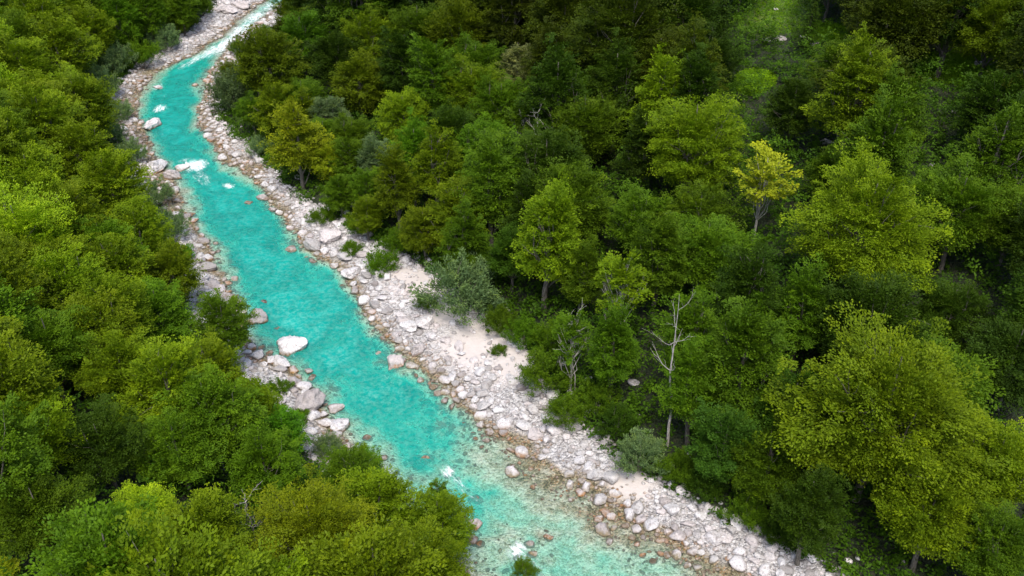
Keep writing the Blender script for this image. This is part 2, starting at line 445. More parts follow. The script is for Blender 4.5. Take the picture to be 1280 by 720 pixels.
# nearest water-level point cloud: keep grid cells in or just beside the water
WXg, WYg = np.meshgrid(wx, wy)
coarse = terrain(WXg[::4, ::4], WYg[::4, ::4])[1].reshape(WXg[::4, ::4].shape)
keepc = coarse < 1.6
keep = np.repeat(np.repeat(keepc, 4, 0), 4, 1)[:WXg.shape[0], :WXg.shape[1]]
cellmask = keep[:-1, :-1] & keep[1:, :-1] & keep[:-1, 1:] & keep[1:, 1:]
used = np.zeros(WXg.shape, bool)
used[:-1, :-1] |= cellmask; used[1:, :-1] |= cellmask; used[:-1, 1:] |= cellmask; used[1:, 1:] |= cellmask
idx = -np.ones(WXg.shape, np.int64); idx[used] = np.arange(used.sum())
WV = np.stack([WXg[used], WYg[used]], 1)
wz, wdw, _, wside = terrain(WV[:, 0], WV[:, 1])
CLn = np.array([(450,-68),(340,3),(312,32),(272,62),(230,95),(212,130),(218,165),(240,205),(275,245),(310,290),(345,340),(380,390),(420,430),(465,475),(520,530),(580,590),(640,640),(720,710),(850,820),(1010,1000)], float)
CLw = chaikin(np.array([ground(x, y) for x, y in CLn]), 2)
CLr, CLlen = resample(CLw, 260)
along = np.zeros(len(WV)); across = np.zeros(len(WV)); best = np.full(len(WV), 1e9)
tang = np.gradient(CLr, axis=0); tang /= np.linalg.norm(tang, axis=1)[:, None]
for i in range(len(CLr)):
    q = WV - CLr[i]; d = q[:, 0] ** 2 + q[:, 1] ** 2
    m = d < best
    best[m] = d[m]
    along[m] = i * CLlen / 259 + q[m] @ tang[i]
    across[m] = q[m, 0] * -tang[i, 1] + q[m, 1] * tang[i, 0]
# white water: (px, py, length along the flow, width, strength)
FOAM = [(620,640,9,1.5,.5),(540,560,9,1.4,.5),(430,470,8,1.2,.48),(235,130,7,1.0,.5),(600,600,9,1.6,.52),(690,690,8,1.8,.52),(300,38,12,3.4,.98),(282,56,13,3.2,1.05),(264,64,9,2.6,.98),(244,74,8,2.0,.92),(228,83,5,1.6,.8),(318,22,10,4,.95),(340,8,10,5,.9),(205,120,6,1.2,.62),(215,170,8,1.4,.55),(262,225,5,1.2,.6),(560,600,3,1.2,.62),(655,706,4,1.5,.6),(600,625,5,1,.5),
        (197,109,2.4,1.5,1.0),(200,136,3.2,2.0,1.0),(192,142,2.2,1.3,.6),(206,158,2.4,0.9,.6),(212,176,2,1,.55),(218,188,2,.9,.55),
        (243,207,3.4,3.0,1.15),(252,222,6,2.6,.82),(232,200,1.6,2.2,.85),(257,212,1.6,1.5,.7),(286,233,1.8,1.4,1.0),(275,222,1.2,.8,.5),(208,215,1.0,1.1,.7),
        (212,95,2,.8,.55),(560,590,1.4,1.2,1.04),(572,603,4.5,1.1,.8),(590,622,4,.8,.68),(573,597,1.4,.8,.7),(585,606,1.2,.7,.55),(645,688,1.4,1.5,1.02),(660,703,3.5,1.6,.8),(652,700,2.0,1.0,.7),(636,702,1.2,.8,.6),
        (483,472,0.9,.55,.85),(491,478,1.0,.7,.7),(246,108,3,.4,.4),(374,447,0.8,1.2,.5),(408,536,.6,.8,.4)]
FOAM += [(x, y, 1.9, 0.5, .72) for x, y in [(368,446),(324,405),(499,466),(422,517),(203,168),(234,217),(429,538),(222,228),(286,345),(205,112),(328,252)]]
foam = np.zeros(len(WV)); bump = np.zeros(len(WV))
for (px, py, la, lc, s) in FOAM:
    cx, cy = ground(px, py)
    i = np.argmin(np.hypot(CLr[:, 0] - cx, CLr[:, 1] - cy)); t = tang[i]
    q = WV - np.array([cx, cy])
    a = (q @ t) / la; b = (q[:, 0] * -t[1] + q[:, 1] * t[0]) / lc
    g = np.exp(-(a * a + b * b) * 1.1) * s
    foam = np.maximum(foam, g); bump = np.maximum(bump, g)
rip = 0.05 * fbm(along * 0.6, across, 1.2, 71, 3) + 0.03 * fbm(along, across, 0.5, 91, 2)
zsurf = rip * np.clip(-wdw / 1.0, 0.1, 1) + bump * (0.08 + 0.25 * fbm(WV[:, 0], WV[:, 1], 0.9, 51, 3))
i00 = idx[:-1, :-1][cellmask]; i10 = idx[:-1, 1:][cellmask]; i11 = idx[1:, 1:][cellmask]; i01 = idx[1:, :-1][cellmask]
wat = link('river', mesh_np('river', np.c_[WV, zsurf + 0.0], np.stack([i00, i10, i11, i01], 1), M_water, smooth=True,
      vert_attr={'depth': np.clip(-wz, 0, 4), 'foam': foam, 'along': along, 'across': across}))
tag(wat, kind='structure')

# ------------------------------------------------------------------ rocks
def ico(level):
    t = (1 + 5 ** 0.5) / 2
    V = np.array([(-1,t,0),(1,t,0),(-1,-t,0),(1,-t,0),(0,-1,t),(0,1,t),(0,-1,-t),(0,1,-t),(t,0,-1),(t,0,1),(-t,0,-1),(-t,0,1)], float)
    V /= np.linalg.norm(V[0])
    F = [(0,11,5),(0,5,1),(0,1,7),(0,7,10),(0,10,11),(1,5,9),(5,11,4),(11,10,2),(10,7,6),(7,1,8),(3,9,4),(3,4,2),(3,2,6),(3,6,8),(3,8,9),(4,9,5),(2,4,11),(6,2,10),(8,6,7),(9,8,1)]
    V = [tuple(v) for v in V]
    for _ in range(level):
        cache = {}; F2 = []
        def mid(a, b):
            k = (min(a, b), max(a, b))
            if k not in cache:
                m = (np.array(V[a]) + np.array(V[b])) / 2; m /= np.linalg.norm(m)
                V.append(tuple(m)); cache[k] = len(V) - 1
            return cache[k]
        for a, b, c in F:
            ab, bc, ca = mid(a, b), mid(b, c), mid(c, a)
            F2 += [(a, ab, ca), (b, bc, ab), (c, ca, bc), (ab, bc, ca)]
        F = F2
    return np.array(V), np.array(F)
ICO = {k: ico(k) for k in (1, 2, 3, 4)}
def rock_shape(level, r, planes=9, rough=0.10):
    """a boulder: a sphere cut by random planes, edges rounded, pitted"""
    V, F = ICO[level]; V = V.copy()
    rad = np.full(len(V), 1.0)
    for _ in range(planes):
        n = r.normal(size=3); n /= np.linalg.norm(n)
        d = r.uniform(0.55, 0.9)
        c = V @ n
        lim = np.where(c > 0.05, d / np.clip(c, 0.05, 1), 9)
        rad = np.minimum(rad, lim)
    for k in range(5):
        w = r.normal(size=3) * (2.2 + 2.2 * k); ph = r.uniform(0, 6.28)
        rad *= 1 + rough * 0.8 / (1 + k) * np.sin(V @ w + ph) * np.sin(V @ w[[1, 2, 0]] + 2 * ph)
    S = V * rad[:, None]
    return S * np.array([1.0, r.uniform(0.65, 0.95), r.uniform(0.5, 0.8)]), F
rr = np.random.default_rng(21)
rock_protos = []
for k in range(12):
    S, Fk = rock_shape(3, rr)
    rock_protos.append(mesh_np('boulder', S, Fk, M_rock, smooth=False))
def smooth_by(me):
    me.polygons.foreach_set('use_smooth', np.ones(len(me.polygons), bool)); me.update()
big_protos = []
for k in range(8):
    S, Fk = rock_shape(4, rr, 17, 0.16)
    me = mesh_np('big_boulder', S, Fk, M_rock); big_protos.append(me)

# candidate rocks over banks, shallows and river edge
allr = []      # x, y, radius, sink
def scatter(n, xr, yr, fn):
    x = rng.uniform(*xr, n); y = rng.uniform(*yr, n)
    z, dw, db, side = terrain(x, y)
    return fn(x, y, z, dw, db, side)
def bank_fn(x, y, z, dw, db, side):
    s = blobmask(x, y, SANDw)
    p = np.where((dw > -0.4) & (db < 0.6), 1.0, 0)
    p = np.where((dw <= -0.4) & (dw > -3.2) & (side > 0), np.where(y > 115, 0.15, 0.95) * np.exp((dw + 0.4) / 2.0), p)
    p = np.where((dw <= -0.4) & (dw > -4.5) & (side < 0), np.where(y > 115, 0.15, 0.40) * np.exp((dw + 0.4) / 1.8), p)
    p = np.where(dw <= -3.2, np.maximum(p, 0.085 * np.clip(1 + 4 * fbm(x, y, 6, 501, 2), 0, 2)), p)
    p = np.where((db >= 0.6) & (db < 5), 0.16 * np.exp(-(db - 0.6) / 1.2), p)
    p = p * (1 - 0.82 * s)
    p *= np.clip(0.72 + fbm(x, y, 4, 77) * 1.3, 0.12, 1)
    return rng.uniform(size=len(x)) < p
Xs = rng.uniform(-80, 45, 330000); Ys = rng.uniform(30, 225, 330000)
zc, dwc, dbc, sc_ = terrain(Xs, Ys)
ok = bank_fn(Xs, Ys, zc, dwc, dbc, sc_)
Xs, Ys, zc, dwc, dbc, sc_ = [a[ok] for a in (Xs, Ys, zc, dwc, dbc, sc_)]
R = 0.12 * (rng.pareto(2.05, len(Xs)) + 1); R = np.where(R > 0.45, 0.45 + 0.3 * (R - 0.45), R); R = np.clip(R, 0.12, 0.75)
R *= np.where(Ys > 115, 0.95, 1.0)
R *= np.where(dwc < -0.3, 0.9, 1.0)
order = np.argsort(-R)
# thin so that the bigger ones do not overlap
cell = {}; chosen = []
for i in order:
    r_ = R[i]; cxk, cyk = int(Xs[i] // 1.5), int(Ys[i] // 1.5)
    bad = False
    for a in (-1, 0, 1):
        for b in (-1, 0, 1):
            for j in cell.get((cxk + a, cyk + b), ()):
                if (Xs[i] - Xs[j]) ** 2 + (Ys[i] - Ys[j]) ** 2 < ((r_ + R[j]) * 0.68) ** 2: bad = True; break
            if bad: break
        if bad: break
    if not bad:
        cell.setdefault((cxk, cyk), []).append(i); chosen.append(i)
chosen = np.array(chosen)
rocks = [(Xs[i], Ys[i], zc[i], R[i]) for i in chosen]

# boulders that the picture shows singly: (px, py, width px, flat, label)
BOULDERS = [
 (367,432,40,.5,'white pitted boulder in the turquoise water, largest midstream rock near the left bank'),
 (323,396,26,.7,'rounded white boulder in the water just upstream of the largest midstream boulder'),
 (384,504,42,.72,'big cracked grey-white boulder with dark wet edge on the left gravel bank'),
 (369,480,18,.7,'upright pinkish rock just upstream of the cracked bank boulder'),
 (341,452,18,.6,'grey bank rock behind the largest midstream boulder'),
 (352,455,24,.5,'brown mottled flat rock at the water edge behind the largest midstream boulder'),
 (350,463,18,.5,'low grey slab next to the brown mottled flat rock'),
 (367,462,14,.5,'olive brown half-sunk rock near the brown mottled flat rock'),
 (421,510,22,.4,'dark orange-brown flat rock lying in the water off the cracked boulder'),
 (427,531,26,.5,'black and white wet rock touching an orange stone at the left water edge'),
 (407,530,20,.5,'bright orange stone beside the black and white wet rock'),
 (393,522,16,.5,'pale rock below the cracked boulder on the left bank'),
 (495,453,27,.75,'pinkish round boulder standing in the river near the right bank with foam below'),
 (515,456,15,.5,'low white slab joined to the pinkish round boulder'),
 (523,438,20,.8,'upright white rock on the edge of the orange shallows'),
 (391,310,24,.65,'large smooth round white boulder at the water edge of the right bank'),
 (414,297,30,.5,'long pale slab behind the smooth round white boulder'),
 (440,343,24,.5,'layered pale rock at the waterline downstream of the round white boulder'),
 (459,344,16,.6,'squared white rock beside the layered pale rock'),
 (430,322,22,.5,'flat grey-white rock between the round boulder and the layered rock'),
 (453,318,14,.6,'small cubic rock beside the green bush on the pebble beach'),
 (190,157,24,.65,'big pale boulder at the foot of the upper left bank and foam downstream'),
 (197,210,29,.65,'large white domed boulder on the left water edge beside the main rapid'),
 (217,221,22,.6,'dark mottled boulder touching the large white domed boulder'),
 (229,210,19,.5,'brown wet rock in the river between the domed boulder and the foam'),
 (173,227,26,.4,'bright white bedrock shelf behind the large white domed boulder'),
 (160,155,14,.5,'pale rock upstream of the big pale boulder'),
 (197,109,14,.4,'pale rock awash in foam off the upper left bank'),
 (203,239,12,.6,'small pink and white rock downstream of the domed boulder'),
 (220,238,12,.6,'greenish rock in the shallows downstream of the dark mottled boulder'),
 (255,304,15,.6,'pink rock in the water where the left gravel bank begins'),
 (278,341,21,.6,'bright white boulder on the left shore by the yellow submerged stone'),
 (262,335,22,.5,'white boulder behind the bright white boulder on the left shore'),
 (252,350,22,.5,'angular white rock on the left gravel bank above the river trees'),
 (268,356,16,.5,'rough white rock under the bright white boulder on the left shore'),
 (284,378,18,.6,'white oval rock on the left shore upstream of the round white boulder'),
 (293,324,17,.3,'yellow-brown submerged stone in the clear water off the left shore'),
 (337,378,18,.3,'olive submerged slab in mid river'),
 (378,417,16,.3,'flat tan submerged slab beside the largest midstream boulder'),
 (347,409,14,.3,'rust-coloured submerged stone between the two midstream boulders'),
 (386,465,11,.4,'greenish brown stone in the water beside the upright pinkish rock'),
 (365,311,14,.5,'orange stone in the water off the smooth round white boulder'),
 (338,303,16,.35,'olive stone under water off the right bank shallows'),
 (327,247,16,.6,'white and red rock standing in the shallows off the upper right bank'),
 (342,262,14,.5,'pale rock at the water edge below the white and red rock'),
 (310,253,10,.4,'small orange stone in the water off the upper right bank'),
 (279,199,12,.6,'dark pink rock at the tip of the upper right gravel spit'),
 (297,195,12,.5,'red-brown rock on the upper right gravel spit'),
 (525,573,20,.3,'brown submerged slab in the lower river above the white foam'),
 (536,568,9,.5,'small pink stone at the edge of the brown submerged slab'),
 (640,590,17,.6,'orange-bottomed boulder at the water edge below the green bush'),
 (743,597,22,.65,'rust-orange boulder at the water edge of the lower right bank'),
 (764,599,20,.65,'white boulder beside the rust-orange boulder on the lower right bank'),
 (655,532,18,.5,'white rock above the orange shallows of the right bank'),
 (636,528,12,.6,'white and orange rock at the waterline of the right bank'),
 (565,475,13,.7,'white cube-like rock standing in the orange shallows'),
 (505,402,16,.6,'pale rock in the upper right pebble beach by the tan slab'),
 (533,404,24,.55,'bluish-grey boulder beside the big willow on the right beach'),
 (512,408,26,.55,'pale pink boulder beside the bluish-grey boulder'),
 (466,400,10,.6,'small dark-and-white stone at the orange water edge'),
 (541,421,20,.5,'white cracked rock below the big willow'),
 (638,473,11,.7,'round white stone alone on the pale sand below the trees'),
 (697,514,16,.6,'white rock between the low bushes and the lower gravel bank'),
 (720,536,20,.5,'tilted grey slab at the top of the lower gravel bank'),
 (840,640,20,.5,'pale rock on the narrow gravel strip of the lower right bank'),
 (905,672,18,.5,'pale rock near the bottom of the lower right gravel strip'),
 (860,655,16,.5,'pinkish rock at the water edge of the lower right gravel strip'),
 (1014,700,14,.6,'white rock at the end of the gravel strip beside the dark forest'),
 (996,684,11,.6,'small white rock at the forest edge above the gravel strip end'),
 (1165,208,8,.8,'bright white rock showing between the tree crowns on the upper right slope'),
 (975,50,15,.5,'broken pale outcrop at the lower edge of the grassy clearing'),
 (958,52,9,.5,'small pale rock beside the broken outcrop under the grassy clearing'),
 (1017,57,13,.3,'flat pale slab right of the grassy clearing'),
 (1005,47,11,.3,'thin pale slab behind the flat slab by the grassy clearing'),
 (1160,100,7,.6,'white rock on the dark slope below the small grass patch'),
 (1222,82,13,.35,'thin white rock on the small grass patch of the upper slope'),
 (1247,123,14,.4,'white rock cluster-like slab in the dark wood of the upper slope'),
 (1193,141,8,.6,'grey-white rock in shade below the small grass patch'),
 (1033,178,14,.6,'grey crag between the dark crowns under the clearing'),
 (970,12,6,.5,'small white stone in the grass of the clearing'),
 (792,479,14,.4,'pale stone slab on the wooded slope beside the dead white tree'),
 (700,454,18,.3,'pale rock shelf among the bushes above the right beach'),
 (302,8,26,.5,'large grey rock at the far upstream end of the river'),
 (285,14,22,.5,'pale slab beside the large grey rock far upstream'),
 (330,40,12,.5,'white rock under the overhanging tree at the upstream rapid'),
]
heroes = []
for (px, py, w, fl, lab) in BOULDERS:
    x, y, z = on_ground(px, py + w * fl * 0.15)
    if z < 0 : 
        x, y = ground(px, py + w * fl * 0.1); z = H1(x, y)
    dep = project((x, y, max(z, 0)))[0, 2]
    r = w * dep / FOC / 2 * (1.08 if 'submerged' not in lab and 'under water' not in lab else 1.45)
    heroes.append((x, y, z, r, fl, lab, px, py))
rocks = [q for q in rocks if all((q[0] - h[0]) ** 2 + (q[1] - h[1]) ** 2 > (h[3] * 0.9 + q[3] * 0.3) ** 2 for h in heroes)]
nb = 0
for (x, y, z, r, fl, lab, px, py) in heroes:
    o = link('boulder', (big_protos if r > 0.8 else rock_protos)[nb % (8 if r > 0.8 else 12)])
    sub = 'submerged' in lab or 'under water' in lab
    hz = r * fl * 1.35
    base = z if not sub else -0.10 - hz * 0.55
    if not sub and z < 0: base = max(z, -hz * 0.25)
    o.location = (x, y, base + hz * 0.35)
    if sub: o.location.z = -0.05 - hz * 0.62
    elif o.location.z + hz * 0.6 < 0.3 and 'rock' in lab: o.location.z = max(o.location.z, 0.12)
    o.rotation_euler = (rng.uniform(-.15, .15), rng.uniform(-.15, .15), rng.uniform(0, 6.28) if fl > 0.6 else rng.uniform(-.5, .2))
    o.scale = (r * 1.12, r * 1.12, hz * 1.18)
    tag(o, lab, 'boulder'); nb += 1

# ------------------------------------------------------------------ labels that say which one
ROCK_MARKS = [('the largest midstream boulder', 367, 432), ('the cracked left-bank boulder', 384, 504), ('the pinkish river boulder', 495, 453),
  ('the smooth round white boulder', 391, 310), ('the white domed boulder', 197, 210), ('the big pale upstream boulder', 190, 157),
  ('the bright white left-shore boulder', 278, 341), ('the rust-orange boulder', 743, 597), ('the tilted grey slab', 720, 536),
  ('the big grey-green willow', 575, 365), ('the sand patch below the willow', 605, 425), ('the white foam on the main rapid', 245, 205),
  ('the upstream rapids', 270, 55), ('the lone stone on the sand', 638, 473), ('the end of the gravel strip', 1010, 700),
  ('the orange-bottomed boulder', 640, 590), ('the white cube-like rock', 565, 475), ('the layered pale rock', 440, 343),
  ('the upper right gravel spit', 279, 199), ('the low green bush on the beach', 478, 330), ('the far grey rock upstream', 302, 8),
  ('the bright bank bend upstream', 150, 110), ('the forest-edge bush by the gravel strip', 880, 610), ('the round-bush gravel bank', 690, 500), ('the midway gravel strip', 900, 660)]
ORD = ['nearest', 'second nearest', 'third nearest', 'fourth nearest', 'fifth nearest', 'sixth nearest', 'seventh nearest', 'eighth nearest', 'ninth nearest', 'tenth nearest',
       'eleventh nearest', 'twelfth nearest', 'thirteenth nearest', 'fourteenth nearest', 'fifteenth nearest', 'sixteenth nearest', 'seventeenth nearest', 'eighteenth nearest', 'nineteenth nearest', 'twentieth nearest', 'twenty-first nearest', 'twenty-second nearest', 'twenty-third nearest', 'twenty-fourth nearest', 'twenty-fifth nearest']
SECT = ['right of', 'above and right of', 'above', 'above and left of', 'left of', 'below and left of', 'below', 'below and right of']
def relation(pts, marks):
    """for each (px, py): (landmark, sector) and rank inside that pair"""
    keys = []
    for (px, py) in pts:
        d = [math.hypot(px - m[1], py - m[2]) for m in marks]
        k = int(np.argmin(d)); a = math.atan2(-(py - marks[k][2]), px - marks[k][1])
        keys.append((k, int(round(a / (math.pi / 4))) % 8, d[k]))
    out = [None] * len(pts); groups = {}
    for i, (k, s, d) in enumerate(keys): groups.setdefault((k, s), []).append((d, i))
    for (k, s), v in groups.items():
        v.sort()
        for n, (d, i) in enumerate(v):
            out[i] = (ORD[min(n, len(ORD) - 1)], SECT[s], marks[k][0])
    return out

# picture area left free of crowns: the open river corridor
CLEAR = [(262,-30),(268,0),(250,14),(225,45),(190,66),(160,97),(146,115),(144,140),(152,165),(172,205),(190,232),(212,262),(236,300),(238,340),(246,380),
         (280,386),(322,400),(326,432),(300,445),(312,480),(345,502),(372,532),(418,578),(440,566),(486,560),(492,580),(534,606),(566,640),(602,680),(608,740),
         (1075,740),(1050,712),(960,672),(900,642),(850,614),(790,594),(740,536),(700,494),(656,474),(642,440),(575,410),(532,392),(535,352),(500,328),
         (430,292),(400,262),(365,244),(345,226),(325,204),(300,176),(272,156),(262,130),(262,95),(290,62),(322,34),(338,0),(350,-30)]
CLEAR = np.array(CLEAR, float)

pr = project([(q[0], q[1], max(q[2], 0)) for q in rocks])
inview = (pr[:, 0] > 0) & (pr[:, 0] < 1280) & (pr[:, 1] > 0) & (pr[:, 1] < 720) & inside(pr[:, :2], CLEAR) & (np.array([q[2] for q in rocks]) > -0.5)
wpx = np.array([q[3] for q in rocks]) / pr[:, 2]
cand = np.argsort(-np.where(inview, wpx, 0))[:300 - 86]
single = set(int(i) for i in cand if inview[i])
rel = relation([(pr[i, 0], pr[i, 1]) for i in sorted(single)], ROCK_MARKS)
for n, i in enumerate(sorted(single)):
    x, y, z, r = rocks[i]
    o = link('rock', rock_protos[n % 12])
    hz = r * rng.uniform(0.6, 0.85)
    o.location = (x, y, z + hz * 0.3)
    o.rotation_euler = (rng.uniform(-.4, .4), rng.uniform(-.4, .4), rng.uniform(0, 6.28))
    o.scale = (r * 1.15, r * 1.1, hz * 1.35)
    od, se, lm = rel[n]
    word = 'pale bank rock' if z > 0.2 else ('rust-stained waterline rock' if z > -0.15 else 'brownish shallow-water rock')
    tag(o, f'{word}, {od} {se} {lm}', 'rock', 'rocks strewn along the river banks')
# all the smaller stones, one mass
Vs, Fs, Ts = [], [], []; base = 0
shapes = {lv: [rock_shape(lv, rr, 7, 0.08) for _ in range(14)] for lv in (1, 2)}
small = [i for i in range(len(rocks)) if i not in single]
for i in small:
    x, y, z, r = rocks[i]
    lv = 2 if r > 0.33 else 1
    S, Fk = shapes[lv][i % 14]
    a = rng.uniform(0, 6.28); ca, sa = math.cos(a), math.sin(a)
    Rm = np.array([[ca, -sa, 0], [sa, ca, 0], [0, 0, 1]])
    hz = r * 0.95
    Vs.append((S * np.array([r * 1.15, r * 1.1, hz])) @ Rm.T + np.array([x, y, z + r * 0.18])); Fs.append(Fk + base); base += len(S)
    Ts.append(np.full(len(Fk), rng.uniform()))
o = link('river_stones', mesh_np('river_stones', np.concatenate(Vs), np.concatenate(Fs), M_rock, face_attr={'tint': np.concatenate(Ts)}))
tag(o, 'pale and rust-stained cobbles heaped along both river banks', 'stones', kind='stuff')

# ------------------------------------------------------------------ trees: prototypes
def tube(pts, rad, k=7):
    pts = np.asarray(pts, float); n = len(pts)
    t = np.gradient(pts, axis=0); t /= np.linalg.norm(t, axis=1)[:, None] + 1e-9
    ref = np.array([0.31, 0.95, 0.05]); V = []
    for i in range(n):
        u = np.cross(t[i], ref); u /= np.linalg.norm(u) + 1e-9; v = np.cross(t[i], u)
        a = np.arange(k) * 2 * math.pi / k
        V.append(pts[i] + rad[i] * (np.cos(a)[:, None] * u + np.sin(a)[:, None] * v))
    V = np.concatenate(V); F = []
    for i in range(n - 1):
        for j in range(k):
            F.append((i * k + j, i * k + (j + 1) % k, (i + 1) * k + (j + 1) % k, (i + 1) * k + j))
    return V, np.array(F)
def join(parts):
    V, F, b = [], [], 0
    for v, f in parts:
        V.append(v); F.append(f + b); b += len(v)
    return np.concatenate(V), np.concatenate(F)

def limb_path(r, p0, p1, n=6, wob=0.06, sag=0.0):
    p0, p1 = np.asarray(p0, float), np.asarray(p1, float)
    Ln = np.linalg.norm(p1 - p0); P = []
    off = np.zeros(3)
    for i in range(n):
        t = i / (n - 1)
        off = off + r.normal(size=3) * wob * Ln * (1 if 0 < i < n - 1 else 0) * 0.6
        P.append(p0 + (p1 - p0) * t + off * math.sin(math.pi * min(t * 1.1, 1)) + np.array([0, 0, sag * math.sin(math.pi * t) * Ln]))
    return np.array(P)

def leaves_mesh(name, cen, ax, nor, nl, size, r, mat, fan=0.6, thick=0.10, jit=0.36, tint=None, slen=1.0, droop=0.25, shape=0.55):
    """sprays of leaf faces: cen/ax/nor per spray, nl leaves each"""
    n = len(cen); M = n * nl
    c = np.repeat(cen, nl, 0); a = np.repeat(ax, nl, 0); w = np.repeat(nor, nl, 0)
    sl = np.repeat(slen, nl) if np.ndim(slen) else np.full(M, slen)
    b = np.cross(w, a)
    u = r.uniform(-1, 1, M); v = r.normal(size=M) * 0.5 * (0.35 + fan * (u + 1) * 0.5 + 0.25 * (1 - np.abs(u)))
    h = r.normal(size=M) * thick
    p = c + a * (u * sl)[:, None] + b * (v * sl)[:, None] + w * (h * sl)[:, None]
    p[:, 2] -= droop * sl * (np.clip(u, -0.2, 1) ** 2 + 0.6 * v ** 2)
    nn = w + r.normal(size=(M, 3)) * jit; nn /= np.linalg.norm(nn, axis=1)[:, None]
    d = a + b * v[:, None] + r.normal(size=(M, 3)) * 0.5
    d -= nn * np.sum(d * nn, 1)[:, None]; d /= np.linalg.norm(d, axis=1)[:, None]
    e = np.cross(nn, d)
    s = size * r.uniform(0.6, 1.25, M)[:, None]
    V = np.stack([p - d * s, p + e * s * shape, p + d * s, p - e * s * shape], 1).reshape(-1, 3)
    F = np.arange(M * 4).reshape(-1, 4)
    T = (np.repeat(tint, nl) if tint is not None else 0.5) + r.normal(size=M) * 0.09 + 0.14 * u
    return mesh_np(name, V, F, mat, face_attr={'tint': np.clip(T, 0, 1)})

def broad_tree(seed, W, Ht, base, kind, nspray=230, nl=110, leaf=0.17, lobes=16, lobe_amp=0.42, limbs=12, bark=None, tk=1.0, spray=1.0):
    r = np.random.default_rng(seed)
    cz = base + (Ht - base) * 0.46; rz_up = Ht - cz; rz_dn = cz - base
    ld = r.normal(size=(lobes, 3)); ld[:, 2] = np.abs(ld[:, 2]) * 0.9 - 0.25; ld /= np.linalg.norm(ld, axis=1)[:, None]
    la = r.uniform(0.4, 1.0, lobes); lh = r.uniform(-.35, .5, lobes)
    d = r.normal(size=(nspray * 2, 3)); d[:, 2] = d[:, 2] * 0.9 + 0.18; d /= np.linalg.norm(d, axis=1)[:, None]
    d = d[d[:, 2] > -0.75][:nspray]; n = len(d)
    dots = d @ ld.T
    lob = np.max(la * np.exp(-(1 - dots) * 12.0), axis=1)
    which = np.argmax(la * np.exp(-(1 - dots) * 12.0), axis=1)
    rho = 1 - 0.55 * r.uniform(0, 1, n) ** 1.7
    out = r.uniform(size=n) < 0.16
    Rr = (1 - lobe_amp + lobe_amp * 1.35 * lob) * np.where(out, r.uniform(0.98, 1.16, n), rho)
    xy = np.hypot(d[:, 0], d[:, 1])
    if kind == 'tall':
        taper = np.where(d[:, 2] > 0, 1 - 0.38 * d[:, 2] ** 1.0, 1.0)
        tz = np.where(d[:, 2] > 0, np.sign(d[:, 2]) * np.abs(d[:, 2]) ** 0.85, d[:, 2])
    elif kind == 'cone':
        taper = np.where(d[:, 2] > 0, 1 - 0.62 * d[:, 2], 1.0); tz = d[:, 2]
    else:
        taper = np.where(d[:, 2] > 0, 1 - 0.05 * d[:, 2], 0.95); tz = d[:, 2]
    P = np.stack([d[:, 0] * W / 2 * Rr * taper, d[:, 1] * W / 2 * Rr * taper, cz + np.where(tz > 0, tz * rz_up, tz * rz_dn) * Rr], 1)
    up = np.array([0, 0, 1.0])
    ax = d * np.array([1, 1, 0.75]) + up * 0.12 + r.normal(size=(n, 3)) * 0.22; ax /= np.linalg.norm(ax, axis=1)[:, None]
    nor = up + d * 0.55 + r.normal(size=(n, 3)) * 0.18; nor -= ax * np.sum(nor * ax, 1)[:, None]; nor /= np.linalg.norm(nor, axis=1)[:, None]
    sl = spray * W * 0.095 * r.uniform(0.65, 1.35, n)
    tint = 0.36 + 0.12 * lh[which] + r.normal(size=n) * 0.12
    crown = leaves_mesh('crown', P, ax, nor, nl, leaf, r, M_leaf, tint=tint, slen=sl)
    # trunk and limbs
    parts = []
    tr = (0.018 * Ht + 0.05) * tk
    tp = limb_path(r, (0, 0, -0.8), (r.normal() * 0.3, r.normal() * 0.3, Ht * 0.88), 9, 0.012)
    parts.append(tube(tp, tr * np.linspace(1.15, 0.12, 9), 8))
    for k in range(limbs):
        i = int(r.integers(0, n)); t = np.clip((P[i, 2] * 0.62) / (Ht * 0.88), 0.15, 0.85)
        q = tp[int(t * 8)]
        lp = limb_path(r, q, P[i] * 0.98, 6, 0.07)
        parts.append(tube(lp, tr * 0.42 * np.linspace(1, 0.12, 6), 5))
        for _ in range(2):
            j = int(np.argmin(np.linalg.norm(P - P[i] - r.normal(size=3) * W * 0.12, axis=1)))
            parts.append(tube(limb_path(r, lp[3], P[j], 4, 0.08), tr * 0.16 * np.linspace(1, 0.2, 4), 4))
    trunk = mesh_np('trunk', *join(parts), bark or M_bark, smooth=True)
    return dict(crown=crown, trunk=trunk, W=W, H=Ht, cf=(cz / Ht), ratio=Ht / W)

